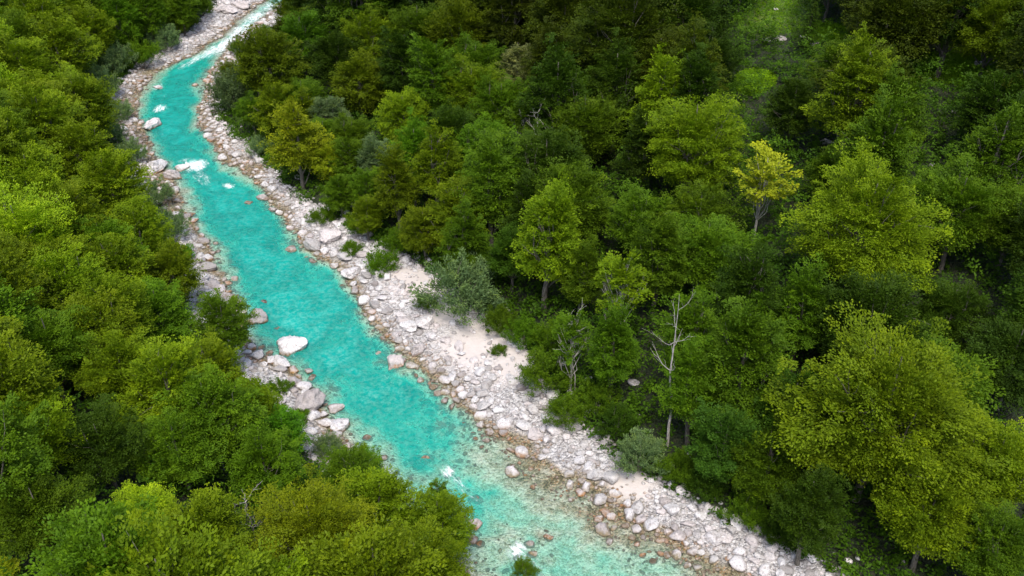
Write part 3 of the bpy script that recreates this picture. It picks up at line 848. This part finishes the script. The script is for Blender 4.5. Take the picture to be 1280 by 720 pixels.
def spruce(seed, W, Ht):
    r = np.random.default_rng(seed)
    cen, ax, nor, sl, ti = [], [], [], [], []
    z = Ht * 0.12
    while z < Ht * 0.985:
        f = 1 - z / Ht; rad = W / 2 * (f ** 0.8) * r.uniform(0.85, 1.1); m = max(5, int(13 * f + 4))
        for k in range(m):
            a = r.uniform(0, 6.28)
            d = np.array([math.cos(a), math.sin(a), -0.28])
            for s_ in ((0.62, 0.42), (0.25, 0.3)):
                cen.append(np.array([0, 0, z]) + d * rad * s_[0]); ax.append(d / np.linalg.norm(d)); nor.append((0.1, 0, 1)); sl.append(rad * s_[1]); ti.append(r.uniform(.2, .5))
        z += 0.35 + 0.35 * f
    ax = np.array(ax); nor = np.array(nor, float); nor -= ax * np.sum(nor * ax, 1)[:, None]; nor /= np.linalg.norm(nor, axis=1)[:, None]
    crown = leaves_mesh('crown', np.array(cen), ax, nor, 34, 0.13, r, M_needle, tint=np.array(ti), slen=np.array(sl), fan=0.0, thick=0.12, shape=0.35)
    tp = limb_path(r, (0, 0, -0.8), (0, 0, Ht), 8, 0.004)
    trunk = mesh_np('trunk', *tube(tp, 0.2 * np.linspace(1.1, 0.08, 8), 8), M_bark, smooth=True)
    return dict(crown=crown, trunk=trunk, W=W, H=Ht, cf=0.45, ratio=Ht / W)

def willow(seed, W, Ht, nspray=150, nl=90, leaf=0.10):
    r = np.random.default_rng(seed)
    d = r.normal(size=(nspray * 2, 3)); d[:, 2] = np.abs(d[:, 2]) * 1.0 - 0.25; d /= np.linalg.norm(d, axis=1)[:, None]; d = d[:nspray]; n = len(d)
    rho = 1 - 0.55 * r.uniform(0, 1, n) ** 1.5; ph = r.uniform(0, 6.28, 4)
    az = np.arctan2(d[:, 1], d[:, 0]); lump = 1 + 0.16 * np.sin(3 * az + ph[0]) + 0.12 * np.sin(5 * az + ph[1] + 3 * d[:, 2])
    P = np.stack([d[:, 0] * W / 2 * rho * lump, d[:, 1] * W / 2 * rho * lump, Ht * 0.38 + d[:, 2] * Ht * 0.6 * rho * lump], 1)
    ax = d + np.array([0, 0, 0.9]) + r.normal(size=(n, 3)) * 0.2; ax /= np.linalg.norm(ax, axis=1)[:, None]
    nor = d + r.normal(size=(n, 3)) * 0.3; nor -= ax * np.sum(nor * ax, 1)[:, None]; nor /= np.linalg.norm(nor, axis=1)[:, None]
    crown = leaves_mesh('crown', P, ax, nor, nl, leaf, r, M_fine, tint=0.4 + r.normal(size=n) * 0.1, slen=W * 0.12 * r.uniform(.7, 1.3, n), fan=0.1, thick=0.22, jit=0.6, shape=0.4, droop=0.1)
    parts = []
    for k in range(9):
        i = int(r.integers(0, n)); parts.append(tube(limb_path(r, (r.normal() * .1, r.normal() * .1, -0.4), P[i], 5, 0.06), 0.05 * W / 4 * np.linspace(1, 0.15, 5), 5))
    stem = mesh_np('stem', *join(parts), M_bark, smooth=True)
    return dict(crown=crown, trunk=stem, W=W, H=Ht, cf=0.42, ratio=Ht / W)

PR = {
 'broad': [broad_tree(100 + k, 11.0, 14.2, 2.0, 'broad', 500, 95, 0.13, lobes=28, lobe_amp=0.5, spray=0.95) for k in range(4)],
 'huge':  [broad_tree(150 + k, 16.0, 19.0, 0.8, 'broad', 760, 120, 0.14, lobes=44, lobe_amp=0.54, limbs=24, spray=0.78) for k in range(2)],
 'tall':  [broad_tree(200 + k, 8.0, 16.0, 1.4, 'tall', 430, 85, 0.12, spray=1.0, lobes=24, lobe_amp=0.44) for k in range(4)],
 'round': [broad_tree(300 + k, 8.5, 12.0, 1.4, 'broad', 430, 85, 0.12, spray=0.95, lobes=22, lobe_amp=0.38) for k in range(4)],
 'cone':  [broad_tree(400 + k, 7.0, 11.5, 1.0, 'cone', 360, 80, 0.11, lobes=16) for k in range(2)],
 'thin':  [broad_tree(500, 7.0, 12.5, 4.8, 'broad', 95, 75, 0.15, lobes=12, lobe_amp=0.45, limbs=22, bark=M_palebark, tk=0.62),
           broad_tree(501, 7.0, 13.0, 3.5, 'tall', 105, 70, 0.15, lobes=12, lobe_amp=0.45, limbs=20, bark=M_palebark, tk=0.62)],
 'spruce': [spruce(600, 5.5, 15.0), spruce(601, 6.0, 14.0)],
 'willow': [willow(700 + k, 5.0, 4.2) for k in range(3)],
 'low':    [willow(720 + k, 4.0, 1.8, 110, 80, 0.09) for k in range(2)],
}

COL = {  # base leaf colours (linear)
 'yellow':  (0.31, 0.36, 0.016), 'gold': (0.21, 0.25, 0.008), 'lime': (0.20, 0.28, 0.008), 'yellowgreen': (0.140, 0.205, 0.005),
 'olive': (0.116, 0.168, 0.004), 'mid': (0.078, 0.140, 0.005), 'green': (0.078, 0.160, 0.005), 'vivid': (0.075, 0.20, 0.007), 'dark': (0.038, 0.076, 0.004),
 'darkolive': (0.056, 0.080, 0.003), 'bluegreen': (0.044, 0.092, 0.008), 'greygreen': (0.120, 0.180, 0.070), 'pale': (0.26, 0.27, 0.10), 'ochre': (0.140, 0.175, 0.004)}
WORD = {'yellow': 'bright yellow', 'gold': 'golden', 'lime': 'lime green', 'yellowgreen': 'yellow-green', 'olive': 'olive green', 'mid': 'mid green', 'green': 'fresh green',
 'vivid': 'vivid green', 'dark': 'dark green', 'darkolive': 'dark olive', 'bluegreen': 'blue-green', 'greygreen': 'grey-green', 'pale': 'pale buff-green', 'ochre': 'ochre-tinged'}

placed = []   # x, y, radius
def solve(px, py, wpx, ratio, cf):
    """stand a tree on the terrain so that its crown is centred on this spot of the picture with that width"""
    d = ray(px, py); t = np.linspace(26, 420, 1400)
    P = np.array([0, 0, CAM_H]) + t[:, None] * d
    g = terrain(P[:, 0], P[:, 1])[0]
    f = P[:, 2] - g - cf * ratio * wpx * t / FOC
    i = int(np.argmax(f < 0))
    W = wpx * t[i] / FOC
    return P[i, 0], P[i, 1], g[i], W
nth = {}
def put_tree(kind, x, y, z, W, col, label, group=None, name=None, cat=None, hs=1.0):
    pl = PR[kind]; k = nth.get(kind, 0); nth[kind] = k + 1
    p = pl[k % len(pl)]
    nm = name or {'spruce': 'spruce', 'willow': 'willow_shrub', 'low': 'low_shrub'}.get(kind, 'broadleaf_tree')
    s = W / p['W']
    e = bpy.data.objects.new(nm, None); C.objects.link(e)
    e.location = (x, y, z); e.rotation_euler = (rng.normal() * 0.03, rng.normal() * 0.03, rng.uniform(0, 6.28)); e.scale = (s, s, s * hs)
    e.empty_display_size = 0.5
    tag(e, label, cat or ('shrub' if kind in ('willow', 'low') else 'tree'), group)
    c = link('crown', p['crown'], e)
    lum = 1.28 if terrain([x], [y])[3][0] < 0 else 1.0           # extra brightness of the left slope is painted into the leaf colour
    cc = np.array(COL[col]) * rng.uniform(0.88, 1.12) * lum * (0.86 if lum == 1.0 and project((x, y, z + 6))[0, 1] < 120 else (1.12 if lum == 1.0 else 1.0))  # shade of the upper right painted in as darker leaves, lower right brightened
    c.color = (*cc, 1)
    link('stem' if kind in ('willow', 'low') else 'trunk', p['trunk'], e)
    placed.append((x, y, W / 2, z, p['H'] * s * hs))
    return e
HT = [  # px, py, crown width px, kind, colour, label
 (867,195,135,'huge','yellowgreen','big yellow-green tree with a domed crown, just left of the yellow forked tree'),
 (954,225,80,'thin','yellow','bright yellow tree with thin crown on a forked pale trunk'),
 (1075,300,165,'huge','yellowgreen','wide yellow-olive tree below and right of the yellow forked tree'),
 (1095,530,225,'huge','yellowgreen','largest bright yellow-green crown at the lower right of the forest'),
 (1195,270,115,'broad','mid','mid green domed tree right of the wide yellow-olive tree'),
 (1262,285,90,'broad','mid','mid green tree cut by the right picture edge beside the domed tree'),
 (682,310,92,'tall','yellowgreen','tall yellow-green tree above the big grey-green willow'),
 (615,240,84,'tall','mid','tall mid green tree up-left of the tall yellow-green one'),
 (547,215,66,'tall','yellowgreen','slim yellow-green tree behind the sandy beach'),
 (497,240,60,'tall','olive','slim olive tree left of the slim yellow-green tree near the beach'),
 (735,165,100,'broad','mid','broad mid green tree right of the pale buff tree'),
 (696,140,84,'tall','dark','dark green tree between the pale buff tree and the broad mid green one'),
 (778,365,84,'thin','yellowgreen','yellow-green open-crowned tree above the dead white tree'),
 (649,92,60,'cone','pale','pale buff tree covered in seed clusters among dark crowns'),
 (655,150,52,'thin','mid','thin-crowned tree with grey branches under the pale buff tree'),
 (780,62,150,'huge','darkolive','broad dark olive tree at the top middle of the forest'),
 (705,30,110,'broad','darkolive','dark olive crown left of the broad one at the top'),
 (850,30,110,'broad','dark','dark green crown left of the grassy clearing'),
 (371,180,76,'cone','gold','golden cone-shaped tree at the right bank behind the gravel'),
 (412,205,46,'round','gold','small golden tree beside the golden cone-shaped tree'),
 (336,88,86,'round','olive','olive round tree above the grey-green willow on the upper bend'),
 (368,14,56,'round','olive','olive tree right of the upstream rapids at the top'),
 (362,52,54,'round','darkolive','dark olive tree above the olive round tree'),
 (345,140,60,'round','olive','olive tree between the upper willow and the golden cone-shaped tree'),
 (412,150,52,'round','greygreen','grey-green tree above the golden cone-shaped tree'),
 (470,205,50,'round','greygreen','grey-green small tree beside the slim olive tree'),
 (380,60,70,'round','green','fresh green tree right of the olive round tree'),
 (462,55,80,'broad','olive','olive tree with layered crown in the upper forest'),
 (520,45,80,'broad','mid','mid green tree beside the layered olive tree'),
 (575,50,84,'broad','olive','olive crown in the upper forest left of the pale buff tree'),
 (545,110,70,'tall','mid','mid green tall tree below the layered olive tree'),
 (590,120,80,'broad','olive','olive crown left of the pale buff tree'),
 (450,110,70,'round','yellowgreen','yellow-green crown above the grey-green tree'),
 (505,150,64,'round','yellowgreen','yellow-green crown above the slim olive tree'),
 (440,205,50,'round','mid','mid green tree right of the small golden tree'),
 (458,272,44,'round','olive','low olive tree right behind the upper gravel bank'),
 (425,245,44,'round','mid','mid green small tree at the edge of the upper gravel bank'),
 (575,310,62,'tall','mid','mid green tree between the sandy beach and the slim trees'),
 (530,290,58,'round','olive','olive tree at the head of the sandy beach'),
 (725,350,60,'tall','mid','mid green tree below the tall yellow-green one'),
 (805,200,60,'tall','dark','dark green tree left of the big domed yellow-green tree'),
 (820,330,80,'tall','mid','mid green tree below the big domed yellow-green tree'),
 (860,440,84,'tall','mid','mid green tree right of the dead white tree'),
 (765,445,70,'tall','green','fresh green tree left of the dead white tree'),
 (715,430,66,'thin','mid','open-crowned tree behind the beach bushes with bare grey twigs'),
 (935,470,110,'tall','mid','mid green tree left of the largest yellow-green crown'),
 (905,560,90,'round','bluegreen','blue-green tree at the forest edge by the lower gravel strip'),
 (960,590,90,'round','mid','mid green tree left below the largest yellow-green crown'),
 (1010,650,80,'tall','dark','dark green tree above the end of the gravel strip'),
 (930,380,90,'tall','dark','dark green tree under the yellow forked tree'),
 (1000,400,80,'tall','mid','mid green tree below the wide yellow-olive tree'),
 (1240,590,120,'broad','yellowgreen','yellow-green tree cut by the right picture edge near the lower corner'),
 (1268,450,110,'broad','bluegreen','dark blue-green tree cut by the right picture edge'),
 (1160,650,130,'broad','yellowgreen','yellow-green tree at the bottom right below the largest crown'),
 (1180,400,90,'broad','dark','dark shaded tree between the domed tree and the largest crown'),
 (1240,690,110,'broad','mid','mid green tree in the bottom right corner'),
 (1062,130,90,'tall','olive','olive tree right below the grassy clearing'),
 (1120,160,80,'tall','mid','mid green tree right of the olive tree below the clearing'),
 (1120,35,120,'broad','darkolive','dark olive layered tree right of the grassy clearing'),
 (1240,45,90,'broad','olive','olive tree in the top right corner'),
 (905,45,44,'spruce','dark','dark spruce left of the grassy clearing'),
 (1010,25,40,'spruce','dark','dark spruce right of the grassy clearing'),
 (725,20,30,'spruce','dark','small dark spruce at the top of the forest'),
 (545,28,24,'spruce','dark','slender dark spruce among the olive crowns at the top'),
 (990,140,70,'round','dark','dark green tree below the grassy clearing'),
 (1240,140,90,'round','dark','very dark tree on the shaded upper right slope'),
 (1035,225,60,'round','mid','mid green tree above the wide yellow-olive tree'),
 # left slope
 (36,305,120,'broad','lime','bright lime tree cut by the left picture edge'),
 (28,95,75,'round','yellowgreen','yellow-olive crown on the left slope near the top left corner'),
 (75,70,80,'round','olive','olive crown right of the yellow-olive one near the top left corner'),
 (12,25,50,'round','bluegreen','blue-green tree in the top left corner'),
 (55,165,90,'round','yellowgreen','yellow-olive crown on the left slope above the lime tree'),
 (110,140,80,'round','olive','olive crown left of the upper gravel bend'),
 (150,30,60,'round','green','fresh green tree above the upper gravel bend'),
 (185,18,55,'round','green','fresh green tree beside the top of the left gravel bank'),
 (225,12,44,'round','mid','mid green tree next to the gravel at the top of the left bank'),
 (115,45,60,'round','olive','olive tree up-left of the upper gravel bend'),
 (140,240,90,'round','yellowgreen','yellow-green crown left of the white domed boulder'),
 (100,200,80,'round','olive','olive crown left of the big pale upstream boulder'),
 (175,300,76,'round','yellowgreen','yellow-green crown left of the bank where the left gravel begins'),
 (145,345,86,'round','olive','olive crown right of the lime tree'),
 (215,345,70,'round','olive','olive crown beside the left gravel bank'),
 (195,400,84,'round','mid','mid green crown down-left of the left gravel bank'),
 (278,415,76,'round','mid','mid green crown reaching over the bank opposite the midstream boulders'),
 (260,470,80,'round','olive','olive crown left of the cracked boulder with bare twigs'),
 (320,515,70,'round','olive','olive crown below the cracked boulder'),
 (352,545,62,'round','vivid','vivid green tree on the left slope near the cracked boulder'),
 (330,590,90,'round','green','fresh green crown in the lower left forest'),
 (440,600,72,'round','mid','mid green crown where the left bank disappears under the trees'),
 (470,640,100,'round','olive','olive crown at the lower left river edge'),
 (548,660,84,'round','olive','olive crown nearest the lower river foam'),
 (395,690,160,'huge','ochre','large ochre-tinged crown at the bottom of the picture'),
 (265,680,110,'round','yellowgreen','yellow-green crown left of the large ochre-tinged crown'),
 (540,720,110,'round','olive','olive crown at the bottom beside the river'),
 (175,650,84,'broad','lime','light green crown beside the dark gap in the lower left forest'),
 (50,650,120,'broad','mid','mid green crown in the bottom left corner'),
 (45,560,110,'broad','yellowgreen','yellow-green crown at the left edge above the corner tree'),
 (130,560,100,'broad','dark','dark crown in the lower left forest'),
 (225,565,100,'broad','mid','mid green crown with bare white twigs in the lower left forest'),
 (60,440,110,'broad','mid','mid green crown below the lime tree at the left'),
 (150,470,100,'broad','olive','olive crown with a rusty broken branch on the left slope'),
 (8,712,30,'round','yellow','small yellow crown in the very bottom left corner'),
]
for (px, py, w, kind, col, lab) in HT:
    p = PR[kind][nth.get(kind, 0) % len(PR[kind])]
    x, y, z, W = solve(px, py, w * 1.04, p['ratio'], p['cf'])
    put_tree(kind, x, y, z, W, col, lab)
print('hero trees', len(placed), 'W range', min(q[2] for q in placed) * 2, max(q[2] for q in placed) * 2)

SH = [  # shrubs
 (292,118,56,'willow','greygreen','big grey-green willow on the right bank of the upper bend'),
 (575,365,84,'willow','greygreen','big grey-green willow bush on the sandy beach'),
 (478,330,40,'low','green','low green bush on the pebble beach'),
 (440,312,26,'low','mid','small green bush between rocks on the upper beach'),
 (402,272,30,'low','green','low green bush at the top of the upper gravel bank'),
 (452,282,34,'low','green','spreading green bush behind the long pale slab'),
 (533,380,26,'low','mid','small bush at the left foot of the big willow bush'),
 (623,440,20,'low','mid','low tuft of bush on the pale sand'),
 (680,470,58,'willow','mid','rounded green bush above the lower gravel bank'),
 (706,518,46,'willow','mid','green bush growing out of the lower gravel bank'),
 (802,572,58,'willow','greygreen','grey-green bush at the foot of the dead white tree'),
 (745,500,46,'willow','mid','green bush between the tilted slab and the forest'),
 (655,420,40,'willow','green','fresh green bush right of the big willow bush'),
 (690,425,44,'willow','mid','green bush under the open-crowned tree with grey twigs'),
 (845,590,44,'willow','mid','green bush right of the grey-green bush by the dead tree'),
 (880,610,44,'willow','dark','dark bush at the forest edge above the gravel strip'),
 (935,640,46,'willow','mid','green bush on the edge of the gravel strip near its middle'),
 (325,185,28,'willow','greygreen','grey-green bush below the upper willow'),
 (345,170,40,'willow','bluegreen','blue-green bush left of the golden cone-shaped tree'),
 (142,75,44,'willow','greygreen','grey-green willow above the upper gravel bend'),
 (175,70,40,'willow','mid','green shrub by the gravel of the upper left bank'),
 (205,50,36,'willow','greygreen','grey-green shrub at the gravel of the left bank upstream'),
 (120,108,50,'willow','greygreen','grey-green willow left of the upper gravel bend'),
 (150,142,30,'willow','greygreen','grey-green shrub left of the big pale upstream boulder'),
 (138,170,36,'willow','greygreen','grey-green shrub down-left of the big pale upstream boulder'),
 (163,192,34,'willow','greygreen','dull green round shrub above the white domed boulder'),
 (192,245,40,'willow','greygreen','grey-green shrub just below the white domed boulder'),
 (212,285,44,'willow','greygreen','grey-green shrub upstream of the pink rock on the left shore'),
 (228,318,28,'low','vivid','vivid green low bush at the head of the left gravel'),
 (226,30,34,'willow','mid','green shrub beside the gravel at the top of the left bank'),
 (250,10,30,'willow','mid','green shrub beside the far left gravel'),
 (410,560,34,'willow','greygreen','grey-green shrub on the white gravel below the cracked boulder'),
 (372,522,26,'low','mid','small green bush behind the cracked boulder'),
 (350,485,26,'low','green','small green bush on the rocks upstream of the cracked boulder'),
 (548,612,26,'thin','green','slender green sapling at the lower left river edge'),
 (655,716,30,'willow','mid','green bush poking up at the bottom edge beside the foam'),
 (455,585,44,'willow','green','fresh green bush over the water at the end of the left gravel'),
 (297,60,22,'willow','mid','green shrub overhanging the rapids from the right bank'),
 (286,90,26,'willow','olive','olive shrub at the top of the upper right spit'),
 (500,305,36,'willow','mid','green bush between the beach and the slim olive tree'),
 (625,405,40,'willow','mid','green bush behind the big willow bush'),
 (770,530,44,'willow','dark','dark bush left of the foot of the dead white tree'),
 (980,665,44,'willow','dark','dark bush above the end of the gravel strip'),
]
for (px, py, w, kind, col, lab) in SH:
    p = PR[kind][nth.get(kind, 0) % len(PR[kind])]
    x, y, z, W = solve(px, py, w * 1.1, p['ratio'], p['cf'])
    put_tree(kind, x, y, z, W, col, lab, cat='tree' if kind == 'thin' else None, name='sapling' if kind == 'thin' else None)
nspecial = len(placed)

# ------------------------------------------------------------------ the rest of the forest
TREE_MARKS = [('the dead white tree', 832, 470), ('the yellow forked tree', 954, 225), ('the pale buff tree', 649, 92), ('the grassy clearing', 970, 25),
  ('the big willow bush on the beach', 575, 365), ('the bright lime tree', 36, 305), ('the vivid green tree', 360, 545), ('the golden cone-shaped tree', 371, 180),
  ('the largest yellow-green crown', 1095, 530), ('the large ochre-tinged crown', 395, 690), ('the upper gravel bend', 140, 110),
  ('the wide yellow-olive tree', 1075, 300), ('the big domed yellow-green tree', 867, 195), ('the tall yellow-green tree', 682, 310),
  ('the small high grass patch', 1175, 85), ('the layered olive tree', 462, 55), ('the bare twigs on the left slope', 125, 445),
  ('the blue-green edge tree', 1268, 450), ('the dark lower-left gap', 150, 640), ('the top left corner', 0, 0), ('the cracked boulder', 384, 504), ('the bottom right corner', 1280, 720)]
KEEP = [(a[0], a[1], a[2], math.hypot(*placed[i][:2])) for i, a in enumerate(HT + SH)] + [(834, 440 + 20 * k, 26, 88) for k in range(6)] + [(953, 285, 170, 130), (953, 240, 170, 130), (955, 200, 120, 130), (970, 20, 170, 200), (965, 55, 90, 200), (943, 100, 90, 200), (1035, 42, 60, 200), (1178, 88, 90, 200), (1225, 84, 60, 200), (1094, 420, 120, 60)]
def crown_ok(x, y, z, W, Ht):
    a = np.linspace(0, 6.28, 9)[:-1]
    P = [(x + math.cos(t) * W * 0.46, y + math.sin(t) * W * 0.46, z + Ht * f) for t in a for f in (0.35, 0.6)] + [(x, y, z + Ht), (x, y, z + Ht * 0.3)]
    q = project(P)
    if inside(q[:, :2], CLEAR).any(): return False
    dist = math.hypot(x, y); c = q.mean(0); rx_ = FOC * W / 2 / c[2]
    for (hx, hy, hw, hd) in KEEP:
        if dist < hd - 0.5 and math.hypot(c[0] - hx, c[1] - hy) < rx_ * 0.72 + hw * 0.18: return False
    for (cx, cy, rx, ry) in ((970, 22, 34, 34), (943, 110, 10, 20), (1030, 45, 16, 14), (1180, 85, 26, 16), (1225, 80, 14, 8), (1164, 207, 8, 8), (1247, 123, 12, 8)):
        if (((q[:, 0] - cx) / rx) ** 2 + ((q[:, 1] - cy) / ry) ** 2 < 1).any(): return False
    return True
def colour_at(px, py, side):
    u = rng.uniform()
    if side < 0:
        if py > 470: pal = ['mid', 'olive', 'mid', 'green', 'yellowgreen', 'olive']
        elif py < 60 and px > 100: pal = ['green', 'mid', 'bluegreen', 'green', 'mid']
        else: pal = ['yellowgreen', 'olive', 'olive', 'yellowgreen', 'olive', 'yellowgreen', 'mid']
    else:
        if py < 110: pal = ['darkolive', 'dark', 'mid', 'darkolive', 'dark']  # shade over the upper right slope painted in as darker leaf colours
        elif px > 850: pal = ['mid', 'dark', 'mid', 'bluegreen', 'dark', 'mid']
        else: pal = ['mid', 'olive', 'dark', 'mid', 'yellowgreen', 'green']
    return pal[int(u * len(pal)) % len(pal)]
cands = rng.uniform((-105, 10), (105, 235), size=(24000, 2))
tz, tdw, tdb, tside = terrain(cands[:, 0], cands[:, 1])
fill = []
for i in range(len(cands)):
    x, y = cands[i]
    if tdb[i] < 1.2: continue
    if len(fill) >= 300 - len(HT): break
    z = tz[i]
    left = tside[i] < 0
    kind = 'round' if left else ('tall' if rng.uniform() < 0.72 else 'broad')
    W = rng.uniform(7.4, 10.4) if left else rng.uniform(7.8, 12.0)
    if not left and tdb[i] < 9: W = rng.uniform(5, 7)
    p = PR[kind][nth.get(kind, 0) % len(PR[kind])]
    Ht = W * p['ratio']
    pc = project((x, y, z + Ht * 0.6))[0]
    if not (-45 < pc[0] < 1325 and -55 < pc[1] < 770): continue
    if z + Ht > CAM_H - 14 - 0.0 * y and math.hypot(x, y) < 60: continue
    if math.hypot(x, y) < 24: continue
    bad = False
    for (qx, qy, qr, qz, qh) in placed:
        if math.hypot(x - qx, y - qy) < (qr + W / 2) * (0.50 if left else 0.60): bad = True; break
    if bad or not crown_ok(x, y, z, W, Ht): continue
    col = colour_at(pc[0], pc[1], tside[i])
    e = put_tree(kind, x, y, z, W, col, 'x', group='forest trees on the river slopes', hs=rng.uniform(0.88, 1.12))
    fill.append((e, pc[0], pc[1], col, kind, W))
print('fill trees', len(fill))
rel = relation([(f[1], f[2]) for f in fill], TREE_MARKS)
for (e, px, py, col, kind, W), (od, se, lm) in zip(fill, rel):
    shape = {'round': 'rounded', 'tall': 'tall', 'broad': 'spreading'}[kind]
    e['label'] = f'{WORD[col]} {shape} tree, {od} {se} {lm}'

# bare trees
def bare_tree(name, px, py_base, hpx, seed, label, lean=0.0, nl=8, group=None, spread=0.30, base_up=0.0):
    x, y, z = on_ground(px, py_base)
    z0 = z + base_up
    dep = project((x, y, z))[0, 2]; Ht = hpx * dep / FOC / math.cos(PITCH) * 1.0
    r = np.random.default_rng(seed)
    e = bpy.data.objects.new(name, None); C.objects.link(e); e.location = (x, y, z)
    tag(e, label, 'dead tree', group)
    Ht += base_up
    tp = limb_path(r, (0, 0, -0.6), (lean * Ht, 0, Ht), 12, 0.012)
    rad = (0.0092 * Ht) * np.linspace(1, 0.10, 12)
    link('trunk', mesh_np('trunk', *tube(tp, rad, 8), M_deadwood, smooth=True), e)
    for k in range(nl):
        t = 0.5 + 0.47 * (k + 0.5) / nl; i = min(int(t * 11), 10)
        a = k * 2.4 + r.uniform(-.4, .4); Ln = Ht * spread * r.uniform(0.5, 1.0) * (1.3 - t * 0.7)
        d = np.array([math.cos(a), math.sin(a) * 0.8, r.uniform(0.5, 1.1)])
        lp = limb_path(r, tp[i], tp[i] + d / np.linalg.norm(d) * Ln, 6, 0.07, -0.08)
        parts = [tube(lp, rad[i] * 0.6 * np.linspace(1, 0.2, 6), 5)]
        for j in range(4):
            q = lp[1 + j]; dd = d + r.normal(size=3) * 0.7; dd /= np.linalg.norm(dd)
            parts.append(tube(limb_path(r, q, q + dd * Ln * 0.42, 4, 0.08), rad[i] * 0.26 * np.linspace(1, 0.3, 4), 4))
        link('limb', mesh_np('limb', *join(parts), M_deadwood, smooth=True), e)
    return e
bare_tree('dead_tree', 834, 560, 190, 5, 'tall bare dead tree with white trunk and broken forked limbs', -0.03, 9, spread=0.26)
def bare_at(px, py, wpx, seed, label, lift):
    """a bare twiggy top that stands among the crowns"""
    x, y, z, W = solve(px, py, wpx, 2.4, 0.88)
    r = np.random.default_rng(seed)
    e = bpy.data.objects.new('dead_tree', None); C.objects.link(e); e.location = (x, y, z)
    Ht = W * 2.4 * lift
    tag(e, label, 'dead tree')
    tp = limb_path(r, (0, 0, -0.5), (r.normal() * .4, r.normal() * .4, Ht), 8, 0.02)
    link('trunk', mesh_np('trunk', *tube(tp, 0.06 * np.linspace(1, 0.25, 8), 6), M_deadwood, smooth=True), e)
    for k in range(9):
        i = 4 + k % 4; a = k * 2.4; d = np.array([math.cos(a), math.sin(a), r.uniform(.5, 1.3)]); d /= np.linalg.norm(d); Ln = W * r.uniform(.4, .75)
        lp = limb_path(r, tp[i], tp[i] + d * Ln, 6, 0.07)
        parts = [tube(lp, 0.032 * np.linspace(1, 0.3, 6), 5)]
        for j in range(4):
            dd = d + r.normal(size=3) * 0.6; dd /= np.linalg.norm(dd)
            parts.append(tube(limb_path(r, lp[1 + j], lp[1 + j] + dd * Ln * 0.45, 4, 0.06), 0.018 * np.linspace(1, 0.5, 4), 4))
        link('limb', mesh_np('limb', *join(parts), M_deadwood, smooth=True), e)
bare_at(127, 440, 32, 31, 'bare pale-limbed tree rising from the green crowns on the left slope', 1.15)
bare_at(232, 500, 36, 32, 'bare tree with pale twigs left of the cracked boulder', 1.15)
bare_at(308, 640, 36, 33, 'small bare grey tree above the large ochre-tinged crown', 1.1)
bare_at(672, 160, 40, 34, 'bare grey-limbed tree right below the pale buff tree', 1.1)
bare_at(722, 428, 38, 35, 'bare grey tree with slanting limbs behind the beach bushes', 1.15)

# ------------------------------------------------------------------ undergrowth: one leafy mass on the forest floor
n = 34000
ux = rng.uniform(-75, 90, n * 2); uy = rng.uniform(32, 190, n * 2)
uz, udw, udb, uside = terrain(ux, uy)
q = project(np.stack([ux, uy, uz], 1))
mead = blobmask(ux, uy, MEADw)
dens = np.clip(0.8 + fbm(ux, uy, 5, 202) * 1.4 + np.exp(-np.clip(udb, 0, 9) / 3), 0.1, 1) * (1 - 0.9 * mead)
m = (udb > -0.2 + 1.2 * fbm(ux, uy, 2.5, 88)) & (q[:, 0] > -40) & (q[:, 0] < 1320) & (q[:, 1] > -30) & (q[:, 1] < 760) & (rng.uniform(size=n * 2) < dens)
ux, uy, uz, udb = ux[m], uy[m], uz[m], udb[m]
k = len(ux); print('undergrowth sprays', k)
hh = np.clip(0.25 + rng.uniform(0, 1, k) ** 1.6 * np.clip(0.5 + udb * 0.3, 0.4, 4.5), 0, 5.0)
ax = rng.normal(size=(k, 3)); ax[:, 2] = np.abs(ax[:, 2]) * 0.4; ax /= np.linalg.norm(ax, axis=1)[:, None]
nor = np.array([0, 0, 1.0]) + rng.normal(size=(k, 3)) * 0.3; nor -= ax * np.sum(nor * ax, 1)[:, None]; nor /= np.linalg.norm(nor, axis=1)[:, None]
me = leaves_mesh('undergrowth', np.stack([ux, uy, uz + hh], 1), ax, nor, 22, 0.17, rng, M_leaf, tint=0.35 + 0.5 * fbm(ux, uy, 3, 9) + rng.normal(size=k) * 0.08, slen=rng.uniform(0.5, 0.95, k), thick=0.2)
o = link('undergrowth', me); o.color = (0.066, 0.135, 0.007, 1)
tag(o, 'dark green undergrowth covering the forest floor between the trunks', 'undergrowth', kind='stuff')
# grass of the clearing
n = 9000
gxx, gyy = [], []
for (cx, cy, r_) in MEADw:
    a = rng.uniform(0, 6.28, n // 7); rr_ = r_ * np.sqrt(rng.uniform(0, 1, n // 7)) * 0.95
    gxx.append(cx + np.cos(a) * rr_); gyy.append(cy + np.sin(a) * rr_)
gxx, gyy = np.concatenate(gxx), np.concatenate(gyy); gzz = terrain(gxx, gyy)[0]; k = len(gxx)
ax = np.stack([rng.normal(size=k) * .3, rng.normal(size=k) * .3, np.ones(k)], 1); ax /= np.linalg.norm(ax, axis=1)[:, None]
nor = rng.normal(size=(k, 3)); nor -= ax * np.sum(nor * ax, 1)[:, None]; nor /= np.linalg.norm(nor, axis=1)[:, None]
me = leaves_mesh('grass', np.stack([gxx, gyy, gzz + 0.12], 1), ax, nor, 8, 0.10, rng, M_leaf, tint=0.45 + 0.6 * fbm(gxx, gyy, 2.5, 19), slen=np.full(k, 0.22), thick=0.6)
o = link('grass', me); o.color = (0.22, 0.38, 0.015, 1)
tag(o, 'short green grass of the clearings high on the right slope', 'grass', kind='stuff')
